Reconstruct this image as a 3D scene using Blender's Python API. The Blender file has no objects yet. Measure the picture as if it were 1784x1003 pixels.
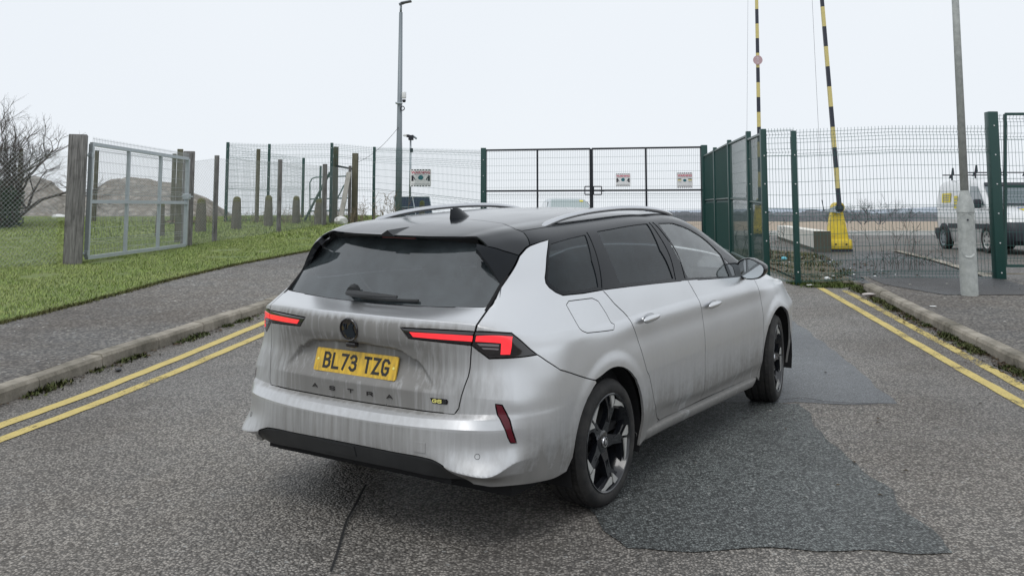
import bpy, bmesh, math, random
import numpy as np
from mathutils import Vector, Matrix, noise
from mathutils.geometry import delaunay_2d_cdt
random.seed(7); rng = np.random.default_rng(7)
scene = bpy.context.scene
COL = scene.collection
R = math.radians
# ------------------------------------------------------------------ camera, sky, light
CAM_H = 1.70
F_PX, PY, PITCH = 1725.5, 195.3, 0.10665      # focal length in px of a 1784 px wide frame
cam_data = bpy.data.cameras.new('camera')
cam_data.sensor_width = 36
cam_data.lens = F_PX / 1784 * 36
cam_data.shift_y = -(501.5 - PY) / 1784
cam_data.clip_end = 6000
cam = bpy.data.objects.new('camera', cam_data)
cam.location = (0, 0, CAM_H)
cam.rotation_euler = (math.pi / 2 + PITCH, 0, 0)
COL.objects.link(cam)
scene.camera = cam
scene.render.engine = 'CYCLES'
scene.view_settings.view_transform = 'Standard'
scene.view_settings.look = 'None'
scene.view_settings.exposure = 0.1
scene.view_settings.gamma = 1
scene.view_settings.use_curve_mapping = False

SUN_EL, SUN_ROT = R(58), R(200)
world = bpy.data.worlds.new('World'); scene.world = world
world.use_nodes = True
wn = world.node_tree; wn.nodes.clear()
sky = wn.nodes.new('ShaderNodeTexSky'); sky.sky_type = 'NISHITA'; sky.sun_disc = False
sky.sun_elevation = SUN_EL; sky.sun_rotation = SUN_ROT
bg1 = wn.nodes.new('ShaderNodeBackground'); bg1.inputs[1].default_value = 0.06
wn.links.new(sky.outputs[0], bg1.inputs[0])
# the closed cloud layer: pale, faintly mottled
tc = wn.nodes.new('ShaderNodeTexCoord')
nz = wn.nodes.new('ShaderNodeTexNoise'); nz.inputs['Scale'].default_value = 1.6; nz.inputs['Detail'].default_value = 3
wn.links.new(tc.outputs['Generated'], nz.inputs['Vector'])
cr = wn.nodes.new('ShaderNodeValToRGB')
cr.color_ramp.elements[0].position = .3; cr.color_ramp.elements[0].color = (.80, .845, .90, 1)
cr.color_ramp.elements[1].position = .7; cr.color_ramp.elements[1].color = (.84, .88, .925, 1)
wn.links.new(nz.outputs['Fac'], cr.inputs[0])
bg2 = wn.nodes.new('ShaderNodeBackground'); bg2.inputs[1].default_value = 1.0
wn.links.new(cr.outputs[0], bg2.inputs[0])
ws = wn.nodes.new('ShaderNodeMixShader'); ws.inputs[0].default_value = .96
wn.links.new(bg1.outputs[0], ws.inputs[1]); wn.links.new(bg2.outputs[0], ws.inputs[2])
wo = wn.nodes.new('ShaderNodeOutputWorld'); wn.links.new(ws.outputs[0], wo.inputs[0])
sd = bpy.data.lights.new('sun', 'SUN'); sd.energy = 0.9; sd.angle = R(25); sd.color = (1, .98, .95)
sun = bpy.data.objects.new('sun', sd); COL.objects.link(sun)
sun.rotation_euler = (R(90) - SUN_EL, 0, R(180) - SUN_ROT)   # light from behind the camera's right shoulder, high

# ------------------------------------------------------------------ helpers
def tag(o, label=None, cat=None, group=None, kind=None):
    if label: o['label'] = label
    if cat: o['category'] = cat
    if group: o['group'] = group
    if kind: o['kind'] = kind
    return o

def empty(name, loc=(0, 0, 0), rz=0, label=None, cat=None, group=None):
    o = bpy.data.objects.new(name, None); COL.objects.link(o)
    o.location = loc; o.rotation_euler = (0, 0, rz); o.empty_display_size = .2
    return tag(o, label, cat, group)

def mesh_obj(name, verts, faces, mat=None, parent=None, smooth=False, mats=None, mi=None):
    me = bpy.data.meshes.new(name)
    me.from_pydata([tuple(v) for v in verts], [], [tuple(f) for f in faces])
    if mats:
        for m in mats: me.materials.append(m)
        if mi is not None: me.polygons.foreach_set('material_index', mi)
    elif mat: me.materials.append(mat)
    if smooth: me.polygons.foreach_set('use_smooth', [True] * len(me.polygons))
    me.update()
    o = bpy.data.objects.new(name, me); COL.objects.link(o)
    if parent: o.parent = parent
    return o

def copy_tree(o, parent=None):
    c = o.copy(); COL.objects.link(c); c.parent = parent
    for ch in list(o.children): copy_tree(ch, c)
    return c

class MB:
    """collects shapes, builds one mesh object"""
    def __init__(s): s.v = []; s.f = []; s.mi = []; s.cur = 0
    def add(s, vs, fs):
        b = len(s.v); s.v += [tuple(v) for v in vs]; s.f += [tuple(b + i for i in f) for f in fs]; s.mi += [s.cur] * len(fs)
        return s
    def box(s, c, d, rot=None, taper=1.0, bev=0.0):
        x, y, z = d[0] / 2, d[1] / 2, d[2] / 2
        c = Vector(c)
        if bev <= 0:
            vs = []
            for zz, t in ((-z, 1), (z, taper)):
                for a, b in ((-x, -y), (x, -y), (x, y), (-x, y)): vs.append(Vector((a * t, b * t, zz)))
            fs = [(3, 2, 1, 0), (4, 5, 6, 7), (0, 1, 5, 4), (1, 2, 6, 5), (2, 3, 7, 6), (3, 0, 4, 7)]
        else:
            bm = bmesh.new(); bmesh.ops.create_cube(bm, size=1)
            for v in bm.verts:
                t = taper if v.co.z > 0 else 1
                v.co = Vector((v.co.x * 2 * x * t, v.co.y * 2 * y * t, v.co.z * 2 * z))
            bmesh.ops.bevel(bm, geom=bm.edges[:], offset=bev, segments=2, affect='EDGES', profile=.5)
            bm.verts.ensure_lookup_table(); vs = [v.co.copy() for v in bm.verts]; bm.verts.index_update()
            fs = [tuple(v.index for v in f.verts) for f in bm.faces]; bm.free()
        if rot is not None:
            m = rot if isinstance(rot, Matrix) else Matrix.Rotation(rot, 3, 'Z')
            vs = [m @ v for v in vs]
        return s.add([v + c for v in vs], fs)
    def tube(s, pts, r, n=8, caps=True, r2=None, flat=None):
        pts = [Vector(p) for p in pts]; k = len(pts)
        rr = r if isinstance(r, (list, tuple)) else ([r] * k if r2 is None else [r + (r2 - r) * i / (k - 1) for i in range(k)])
        up = None; rings = []; vs = []
        for i, p in enumerate(pts):
            d = (pts[min(i + 1, k - 1)] - pts[max(i - 1, 0)]).normalized()
            if up is None:
                a = Vector((0, 0, 1)) if abs(d.z) < .9 else Vector((0, 1, 0))
                up = (a - d * a.dot(d)).normalized()
            else: up = (up - d * up.dot(d)).normalized()
            sd_ = d.cross(up)
            for j in range(n):
                t = 2 * math.pi * j / n + (math.pi / n if n == 4 else 0)
                vs.append(p + up * math.cos(t) * rr[i] * (flat or 1) + sd_ * math.sin(t) * rr[i])
        fs = []
        for i in range(k - 1):
            for j in range(n):
                a = i * n + j; b = i * n + (j + 1) % n
                fs.append((a, b, b + n, a + n))
        if caps: fs.append(tuple(range(n - 1, -1, -1))); fs.append(tuple((k - 1) * n + j for j in range(n)))
        return s.add(vs, fs)
    def lathe(s, prof, n=24, M=None, closed=False, cap=False):
        """prof: list of (r, z) revolved about z"""
        vs = []
        for r, z in prof:
            for j in range(n):
                t = 2 * math.pi * j / n; vs.append(Vector((r * math.cos(t), r * math.sin(t), z)))
        k = len(prof); fs = []
        for i in range(k - 1 + (1 if closed else 0)):
            for j in range(n):
                a = i * n + j; b = i * n + (j + 1) % n; i2 = (i + 1) % k
                fs.append((a, b, i2 * n + (j + 1) % n, i2 * n + j))
        if not closed and cap:
            if prof[0][0] > 1e-5: fs.append(tuple(range(n - 1, -1, -1)))
            if prof[-1][0] > 1e-5: fs.append(tuple((k - 1) * n + j for j in range(n)))
        if M is not None: vs = [M @ v for v in vs]
        return s.add(vs, fs)
    def prism(s, poly, z0, z1, M=None):
        n = len(poly)
        vs = [Vector((x, y, z0)) for x, y in poly] + [Vector((x, y, z1)) for x, y in poly]
        fs = [tuple(range(n - 1, -1, -1)), tuple(range(n, 2 * n))] + [(i, (i + 1) % n, n + (i + 1) % n, n + i) for i in range(n)]
        if M is not None: vs = [M @ v for v in vs]
        return s.add(vs, fs)
    def build(s, name, mat=None, parent=None, smooth=False, mats=None, label=None, auto=None):
        o = mesh_obj(name, s.v, s.f, mat, parent, smooth, mats, s.mi if mats else None)
        if auto is not None:
            o.data.polygons.foreach_set('use_smooth', [True] * len(o.data.polygons))
            o.data.set_sharp_from_angle(angle=R(auto))
        if label: o['label'] = label
        return o

# ---- materials
def new_mat(name, col=(.5, .5, .5), rough=.5, metal=0, **kw):
    m = bpy.data.materials.new(name); m.use_nodes = True
    b = m.node_tree.nodes['Principled BSDF']
    b.inputs['Base Color'].default_value = (*col, 1); b.inputs['Roughness'].default_value = rough; b.inputs['Metallic'].default_value = metal
    for k, v in kw.items(): b.inputs[k].default_value = v
    return m

class NT:
    """tiny node graph helper"""
    def __init__(s, m): s.m = m; s.t = m.node_tree; s.b = s.t.nodes['Principled BSDF']
    def n(s, typ, **kw):
        nd = s.t.nodes.new(typ)
        for k, v in kw.items():
            if hasattr(nd, k): setattr(nd, k, v)
            else: nd.inputs[k.replace('_', ' ')].default_value = v
        return nd
    def l(s, a, b): s.t.links.new(a, b)
    def coord(s, scale=(1, 1, 1), kind='Object', rot=(0, 0, 0)):
        c = s.n('ShaderNodeTexCoord'); mp = s.n('ShaderNodeMapping')
        mp.inputs['Scale'].default_value = scale; mp.inputs['Rotation'].default_value = rot
        s.l(c.outputs[kind], mp.inputs[0]); return mp.outputs[0]
    def noise(s, vec, scale, detail=4, rough=.55, dist=0):
        nd = s.n('ShaderNodeTexNoise'); nd.inputs['Scale'].default_value = scale; nd.inputs['Detail'].default_value = detail
        nd.inputs['Roughness'].default_value = rough; nd.inputs['Distortion'].default_value = dist
        s.l(vec, nd.inputs['Vector']); return nd.outputs['Fac']
    def vor(s, vec, scale, feat='F1', out='Distance', rnd=1):
        nd = s.n('ShaderNodeTexVoronoi'); nd.feature = feat; nd.inputs['Scale'].default_value = scale; nd.inputs['Randomness'].default_value = rnd
        s.l(vec, nd.inputs['Vector']); return nd.outputs[out]
    def ramp(s, fac, stops, interp='LINEAR'):
        nd = s.n('ShaderNodeValToRGB'); nd.color_ramp.interpolation = interp
        el = nd.color_ramp.elements
        while len(el) < len(stops): el.new(.5)
        for e, (p, c) in zip(el, stops):
            e.position = p; e.color = (*c, 1) if isinstance(c, (tuple, list)) else (c, c, c, 1)
        s.l(fac, nd.inputs[0]); return nd.outputs[0]
    def mix(s, fac, a, b, mode='MIX'):
        nd = s.n('ShaderNodeMix'); nd.data_type = 'RGBA'; nd.blend_type = mode
        for i, x in ((0, fac), (6, a), (7, b)):
            if hasattr(x, 'links'): s.l(x, nd.inputs[i])
            else: nd.inputs[i].default_value = x if i == 0 else ((*x, 1) if len(x) == 3 else x)
        return nd.outputs[2]
    def math(s, op, a, b=0, c=None, clamp=False):
        nd = s.n('ShaderNodeMath'); nd.operation = op; nd.use_clamp = clamp
        for i, x in enumerate((a, b) if c is None else (a, b, c)):
            if hasattr(x, 'links'): s.l(x, nd.inputs[i])
            else: nd.inputs[i].default_value = x
        return nd.outputs[0]
    def mapr(s, v, a, b, c=0, d=1, smooth=False):
        nd = s.n('ShaderNodeMapRange'); nd.interpolation_type = 'SMOOTHSTEP' if smooth else 'LINEAR'
        s.l(v, nd.inputs[0])
        for i, x in enumerate((a, b, c, d)): nd.inputs[i + 1].default_value = x
        return nd.outputs[0]
    def sep(s, vec):
        nd = s.n('ShaderNodeSeparateXYZ'); s.l(vec, nd.inputs[0]); return nd.outputs
    def bump(s, h, strength=.3, dist=.01, normal=None):
        nd = s.n('ShaderNodeBump'); nd.inputs['Strength'].default_value = strength; nd.inputs['Distance'].default_value = dist
        s.l(h, nd.inputs['Height'])
        if normal is not None: s.l(normal, nd.inputs['Normal'])
        s.l(nd.outputs[0], s.b.inputs['Normal']); return nd.outputs[0]
    def base(s, c): s.l(c, s.b.inputs['Base Color'])
    def rough(s, c): s.l(c, s.b.inputs['Roughness'])
# ------------------------------------------------------------------ THE ESTATE CAR: body surface as a net of curves
# car space: x forward, y left, z up, origin on the ground under the rear axle
CC = np.array([-4.61237833, -3.26511636, 1.69765791]); CY, CP, CRL, CF, CV = .570647606, -.0607055997, .000766308846, 1725.50637, 195.274548
def _rot(y, p, r):
    cy, sy = math.cos(y), math.sin(y); cp, sp = math.cos(p), math.sin(p); c, s = math.cos(r), math.sin(r)
    return np.array([[cy, -sy, 0], [sy, cy, 0], [0, 0, 1]]) @ np.array([[cp, 0, sp], [0, 1, 0], [-sp, 0, cp]]) @ np.array([[1, 0, 0], [0, c, -s], [0, s, c]])
CM = _rot(CY, CP, CRL)
def cproj(X):
    d = (np.atleast_2d(X) - CC) @ CM
    return np.c_[892 - CF * d[:, 1] / d[:, 0], CV - CF * d[:, 2] / d[:, 0]]
WM = np.array([[0, -1, 0], [math.cos(PITCH), 0, -math.sin(PITCH)], [math.sin(PITCH), 0, math.cos(PITCH)]]) @ CM.T
CAR_M = Matrix([list(WM[i]) + [float((WM @ -CC)[i]) + (CAM_H if i == 2 else 0)] for i in range(3)] + [[0, 0, 0, 1]])

colx = [-.35, 0, .4, 1.0, 1.6, 1.95, 2.3, 2.73, 3.1, 3.42, 3.57, 3.63]           # side columns c7..c18
su = np.array([0, .3, .52, .68, .80, .91, 1.07, 1.36, 1.71, 2.11, 2.71, 3.31, 3.66, 4.01, 4.44, 4.82, 5.15, 5.4, 6.0])
rear = [
 [(-.93,0,.245),(-.925,.3,.245),(-.915,.52,.25),(-.90,.655,.285),(-.85,.755,.288),(-.77,.815,.285),(-.62,.86,.268)],
 [(-.99,0,.32),(-.985,.3,.32),(-.955,.52,.315),(-.91,.655,.325),(-.86,.76,.322),(-.775,.823,.318),(-.62,.872,.30)],
 [(-1.028,0,.415),(-1.018,.3,.41),(-1.0,.52,.402),(-.988,.665,.372),(-.93,.785,.362),(-.815,.846,.405),(-.63,.888,.40)],
 [(-1.032,0,.48),(-1.023,.3,.48),(-.996,.52,.475),(-.952,.66,.46),(-.892,.762,.45),(-.79,.843,.475),(-.63,.897,.46)],
 [(-1.03,0,.545),(-1.022,.3,.547),(-.99,.52,.55),(-.945,.67,.552),(-.885,.765,.55),(-.79,.845,.55),(-.63,.90,.545)],
 [(-1.005,0,.58),(-.997,.3,.581),(-.968,.52,.585),(-.925,.66,.59),(-.878,.755,.595),(-.79,.84,.59),(-.63,.898,.587)],
 [(-.957,0,.605),(-.95,.3,.606),(-.935,.5,.607),(-.907,.63,.61),(-.87,.745,.615),(-.79,.835,.612),(-.63,.895,.61)],
 [(-.967,0,.69),(-.957,.3,.69),(-.93,.5,.688),(-.897,.625,.685),(-.862,.745,.68),(-.795,.825,.675),(-.635,.89,.672)],
 [(-.947,0,.745),(-.938,.3,.745),(-.915,.5,.743),(-.885,.63,.742),(-.848,.735,.74),(-.785,.81,.735),(-.637,.882,.732)],
 [(-.938,0,.80),(-.93,.3,.80),(-.905,.5,.80),(-.872,.635,.80),(-.83,.73,.80),(-.77,.803,.795),(-.638,.872,.79)],
 [(-.952,0,.87),(-.943,.3,.87),(-.912,.5,.868),(-.868,.64,.868),(-.82,.733,.866),(-.765,.797,.862),(-.64,.860,.853)],
 [(-.973,0,.92),(-.962,.3,.92),(-.92,.5,.918),(-.87,.645,.916),(-.82,.735,.913),(-.765,.795,.905),(-.64,.852,.885)],
 [(-.978,0,.97),(-.965,.3,.968),(-.92,.5,.965),(-.868,.65,.96),(-.82,.737,.953),(-.768,.79,.94),(-.64,.846,.915)],
 [(-.965,0,1.02),(-.95,.3,1.018),(-.908,.50,1.012),(-.858,.655,1.002),(-.815,.735,.985),(-.765,.787,.967),(-.64,.838,.942)],
 [(-.815,0,1.055),(-.80,.3,1.058),(-.78,.5,1.063),(-.747,.651,1.07),(-.69,.70,1.078),(-.63,.73,1.086),(-.53,.772,1.092)],
]
sideZ = [.20, .285, .36, .45, .54, .585, .61, .67, .73, .79, .85, .885, .91, .93]
sideY = [.875, .886, .901, .908, .912, .914, .915, .914, .911, .907, .902, .898, .893, .887]
rows = []
#            c7    c8  c9  c10   c11   c12    c13    c14    c15    c16   c17   c18
dY = [-.012, 0, 0, 0, 0, 0, -.003, 0, -.035, -.13, -.31, -9]
for i, rr in enumerate(rear[:14]):
    r = list(rr)
    for k, x in enumerate(colx):
        y = max(0, sideY[i] + dY[k]); z = sideZ[i]
        if i == 13: z += [.005, -.012, -.006, -.002, -.002, -.004, -.01, -.03, -.055, -.09, -.12, -.14][k]
        if i == 12: z += [.0, -.01, -.006, -.004, -.004, -.006, -.012, -.03, -.055, -.08, -.11, -.13][k]
        if i == 11: z += [.0, -.008, -.004, -.004, -.004, -.006, -.01, -.02, -.035, -.05, -.08, -.10][k]
        if k == 11: y = 0
        r.append((x, y, z))
    rows.append(r)
rows.append(list(rear[14]) + [(-.344,.820,1.095),(0,.845,1.087),(.4,.855,1.072),(1.0,.863,1.043),(1.6,.868,1.005),(1.95,.868,.985),(2.3,.864,.965),(2.73,.80,.955),(3.1,.72,.91),(3.35,.62,.86),(3.5,.5,.82),(3.58,0,.80)])
U = [ # upper body stations: x, then seven (y, z) from the waist to the centre line
 (-.72,(.60,1.14),(.56,1.21),(.51,1.28),(.46,1.33),(.36,1.36),(.2,1.375),(0,1.38)),
 (-.67,(.635,1.15),(.59,1.23),(.535,1.31),(.48,1.345),(.38,1.37),(.2,1.383),(0,1.387)),
 (-.61,(.675,1.16),(.63,1.25),(.565,1.335),(.50,1.368),(.40,1.385),(.2,1.395),(0,1.398)),
 (-.51,(.725,1.17),(.675,1.27),(.605,1.355),(.54,1.385),(.42,1.402),(.22,1.411),(0,1.414)),
 (-.34,(.785,1.18),(.73,1.29),(.66,1.365),(.585,1.402),(.45,1.42),(.24,1.43),(0,1.433)),
 (0,(.81,1.19),(.75,1.30),(.678,1.378),(.60,1.415),(.45,1.438),(.24,1.448),(0,1.45)),
 (.4,(.82,1.19),(.757,1.305),(.683,1.39),(.605,1.427),(.45,1.451),(.24,1.461),(0,1.463)),
 (1.0,(.832,1.18),(.765,1.305),(.683,1.40),(.605,1.432),(.45,1.453),(.24,1.463),(0,1.465)),
 (1.6,(.838,1.15),(.778,1.26),(.715,1.335),(.66,1.365),(.5,1.40),(.25,1.42),(0,1.425)),
 (1.95,(.857,1.045),(.83,1.11),(.79,1.165),(.745,1.20),(.56,1.265),(.28,1.30),(0,1.31)),
 (2.3,(.862,.975),(.855,.985),(.845,.995),(.82,1.01),(.62,1.09),(.3,1.14),(0,1.155)),
 (2.73,(.79,.962),(.76,.968),(.72,.975),(.66,.985),(.5,1.0),(.25,1.02),(0,1.03)),
 (3.1,(.71,.915),(.68,.92),(.64,.925),(.58,.932),(.45,.94),(.25,.95),(0,.955)),
 (3.38,(.60,.865),(.55,.87),(.5,.875),(.45,.88),(.36,.885),(.2,.89),(0,.893)),
 (3.52,(.45,.82),(.42,.825),(.38,.83),(.33,.835),(.25,.84),(.13,.845),(0,.85)),
 (3.60,(.02,.80),(.02,.80),(.02,.80),(.01,.81),(.01,.81),(.01,.81),(0,.81)),
]
for lv in range(7):
    st = [(u[0], u[1 + lv][0], u[1 + lv][1]) for u in U]
    a, b = np.array(st[0]), np.array(st[1])
    pre = [tuple(a + (a - b) * t) for t in (3, 2, 1)]
    rows.append(pre + st)
NET = np.array(rows)                                   # 22 rows x 19 columns
for _c, _k, _dz in ((14, .03, .0), (15, .11, .015), (16, .24, .04), (17, .28, .05)):
    for _i in range(8, 22):
        _f = min(1, (_i - 7) / 6); NET[_i, _c, 1] *= 1 - _k * _f; NET[_i, _c, 2] -= _dz * _f
sv = np.array([0, .07, .15, .24, .32, .365, .42, .50, .555, .615, .685, .74, .79, .85, 1.0, 1.1, 1.21, 1.31, 1.38, 1.53, 1.74, 1.98])
CREASE = {2: 'c', 4: 'r', 5: 'r', 6: 'r', 7: 'r', 13: 's', 14: 'b'}
ns, nv = len(su), len(sv)
_e = np.concatenate([[-su[1]], su]); _N = np.concatenate([NET[:, 1:2] * [1, -1, 1], NET], axis=1)
# tangents along u
TU = np.zeros_like(NET)
for j in range(ns):
    if j == ns - 1: TU[:, j] = (NET[:, j] - NET[:, j - 1]) / (su[j] - su[j - 1])
    else:
        h0 = _e[j + 1] - _e[j]; h1 = _e[j + 2] - _e[j + 1]
        d0 = (_N[:, j + 1] - _N[:, j]) / h0; d1 = (_N[:, j + 2] - _N[:, j + 1]) / h1
        TU[:, j] = (d0 * h1 + d1 * h0) / (h0 + h1)
def herm(p0, p1, m0, m1, t, h):
    t = t[:, None] if np.ndim(t) else t
    return (2*t**3-3*t**2+1)*p0 + (t**3-2*t**2+t)*h*m0 + (-2*t**3+3*t**2)*p1 + (t**3-t**2)*h*m1
def sstep(a, b, x):
    t = np.clip((x - a) / (b - a), 0, 1); return t * t * (3 - 2 * t)
def body(s, v):
    s = np.asarray(s, float); v = np.asarray(v, float)
    sg = np.where(s < 0, -1., 1.); s = np.clip(np.abs(s), 0, su[-1]); v = np.clip(v, 0, sv[-1])
    j = np.clip(np.searchsorted(su, s, 'right') - 1, 0, ns - 2); t = (s - su[j]) / (su[j+1] - su[j]); hu = (su[j+1] - su[j])[:, None]
    i = np.clip(np.searchsorted(sv, v, 'right') - 1, 0, nv - 2); tv = (v - sv[i]) / (sv[i+1] - sv[i]); hv = (sv[i+1] - sv[i])
    def rowp(k):
        k = np.clip(k, 0, nv - 1)
        return herm(NET[k, j], NET[k, j+1], TU[k, j], TU[k, j+1], t, hu)
    P = [rowp(i - 1), rowp(i), rowp(i + 1), rowp(i + 2)]
    svp = lambda k: sv[np.clip(k, 0, nv - 1)]
    d = []
    for a in range(3):
        h = np.maximum(svp(i + a) - svp(i + a - 1), 1e-9)[:, None]; d.append((P[a+1] - P[a]) / h)
    lo = (i == 0)[:, None]; hi = (i == nv - 2)[:, None]
    d0 = np.where(lo, d[1], d[0]); d2 = np.where(hi, d[1], d[2])
    hm = np.maximum(svp(i) - svp(i-1), 1e-3)[:, None]; hc = hv[:, None]; hp = np.maximum(svp(i+2) - svp(i+1), 1e-3)[:, None]
    ma = (d0 * hc + d[1] * hm) / (hm + hc); mb = (d[1] * hp + d2 * hc) / (hc + hp)
    def w(k):
        o = np.zeros(len(s))
        for r_, ty in CREASE.items():
            m = k == r_
            if ty == 's': ww = 1 - .6 * sstep(1.9, 3.6, s)
            elif ty == 'b': ww = 1 - sstep(.68, .9, s)
            elif ty == 'c': ww = sstep(.45, .6, s) * (1 - sstep(.92, 1.1, s)) + (s < .5) * .6
            else: ww = 1 - sstep(.72, 1.0, s)
            o = np.where(m, ww, o)
        return o[:, None]
    wa, wb = w(i), w(i + 1)
    ma = ma * (1 - wa) + d[1] * wa; mb = mb * (1 - wb) + d[1] * wb
    X = herm(P[1], P[2], ma, mb, tv, hc)
    # wheel-arch lips stand proud
    sd_ = (s > .95) & (v < .9)
    for wx in (0, 2.732):
        r = np.hypot(X[:, 0] - wx, X[:, 2] - .318)
        X[:, 1] += sd_ * (.006 * (1 - sstep(.40, .47, r)) + .003 * (1 - sstep(.44, .62, r)))
    # scooped lower doors
    dd = (s > 2.1) & (s < 4.2)
    zc = .40 - .05 * np.clip((X[:, 0] - .6) / .7, 0, 1) + .0 * X[:, 0]
    X[:, 1] -= dd * .014 * sstep(0, .05, zc - X[:, 2]) * sstep(.40, .8, X[:, 0]) * (1 - sstep(2.0, 2.5, X[:, 0]))
    # shallow hollow above the rear wheel behind the handle line
    X[:, 1] -= sstep(1.5, 2.1, s) * (1 - sstep(3.9, 4.3, s)) * .003 * np.exp(-((X[:, 2] - .80) / .06) ** 2)
    # number-plate recess in the tailgate
    y, z = np.abs(X[:, 1]), X[:, 2]
    rr = (s < .7) & (v > .48) & (v < .80)
    edge = .335 + (.875 - z) * .95
    top = .884 - .03 * sstep(.27, .36, y) - .02 * (y / .33) ** 2
    dep = .046 * sstep(0, .016, top - z) * sstep(0, .034, edge - y) * np.clip((z - .70) / .17, 0, 1)
    X[:, 0] += rr * dep
    # a flat lens pocket round the rear reflectors
    X[:, 1] *= -sg
    return X                                           # right side is y < 0
def bnormal(s, v, e=2e-4):
    s = np.asarray(s, float); v = np.asarray(v, float)
    a = body(s + e, v) - body(s - e, v); b = body(s, np.clip(v + e, 0, sv[-1])) - body(s, np.clip(v - e, 0, sv[-1]))
    n = np.cross(a, b)
    return n / np.maximum(np.linalg.norm(n, axis=1), 1e-12)[:, None]

_gs, _gv = np.meshgrid(np.linspace(0, 5.3, 500), np.linspace(0, 1.97, 320)); _gs = _gs.ravel(); _gv = _gv.ravel()
_gp = body(_gs, _gv); _gn = bnormal(_gs, _gv)
_front = np.einsum('ij,ij->i', _gn, CC - _gp) > 0
_gq = cproj(_gp)
def solve(target, fn, seed):
    x = np.array(seed, float)
    for _ in range(12):
        f0 = fn(x) - target
        if np.abs(f0).max() < 1e-4: break
        e = 1e-4
        J = np.array([(fn(x + [e, 0]) - fn(x)) / e, (fn(x + [0, e]) - fn(x)) / e]).T
        dx = np.linalg.lstsq(J, -f0, rcond=None)[0]; m = np.abs(dx).max()
        x = x + dx * min(1, .05 / max(m, 1e-9)); x[1] = np.clip(x[1], 0.001, 1.979)
    return x
def PX(*pts, vmax=1.98):
    """points seen in the photograph, found on the body surface"""
    out = []
    for p in pts:
        d = np.hypot(_gq[:, 0] - p[0], _gq[:, 1] - p[1]) + (~_front) * 1e4 + (_gv > vmax) * 1e4; k = int(d.argmin())
        x = solve(np.array(p), lambda q: cproj(body([q[0]], [q[1]]))[0], (_gs[k], _gv[k]))
        if np.hypot(*(cproj(body([x[0]], [x[1]]))[0] - p)) > 1.5: x = (_gs[k], _gv[k])
        out.append((float(x[0]), float(x[1])))
    return out
def XZ(*pts, vmax=1.4):
    out = []
    for p in pts:
        d = np.hypot(_gp[:, 0] - p[0], _gp[:, 2] - p[1]) + (_gs < .85) * 1e4 + (_gv > vmax) * 1e4; k = int(d.argmin())
        x = solve(np.array(p), lambda q: body([q[0]], [q[1]])[0][[0, 2]], (_gs[k], _gv[k]))
        if np.hypot(*(body([x[0]], [x[1]])[0][[0, 2]] - p)) > .02: x = (_gs[k], _gv[k])
        out.append((float(x[0]), float(x[1])))
    return out
def XY(*pts):
    out = []
    for p in pts:
        d = np.hypot(_gp[:, 0] - p[0], _gp[:, 1] + p[1]) + (_gv < 1.2) * 1e4; k = int(d.argmin())
        x = solve(np.array([p[0], -p[1]]), lambda q: body([q[0]], [q[1]])[0][[0, 1]], (_gs[k], _gv[k]))
        out.append((float(x[0]), float(x[1])))
    return out
def ARC(wx, a0, a1, n=14, r=.38):
    return XZ(*[(wx + r * math.cos(R(a0 + (a1 - a0) * i / n)), max(.318 + r * math.sin(R(a0 + (a1 - a0) * i / n)), .205)) for i in range(n + 1)])
def mir(pl): return [(-s, v) for s, v in reversed(pl)]

def inside(P, poly):
    P = np.asarray(P); x, y = P[:, 0], P[:, 1]; c = np.zeros(len(P), bool); q = np.array(poly); n = len(q)
    for i in range(n):
        x0, y0 = q[i]; x1, y1 = q[(i + 1) % n]
        m = ((y0 > y) != (y1 > y)); xi = (x1 - x0) * (y - y0) / (y1 - y0 if y1 != y0 else 1e-12) + x0
        c ^= m & (x < xi)
    return c
def densify(poly, h):
    out = []
    n = len(poly)
    for i in range(n):
        a = np.array(poly[i]); b = np.array(poly[(i + 1) % n]); k = max(1, int(np.ceil(np.hypot(*(b - a)) / h)))
        for t in range(k): out.append(tuple(a + (b - a) * t / k))
    return out

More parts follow.
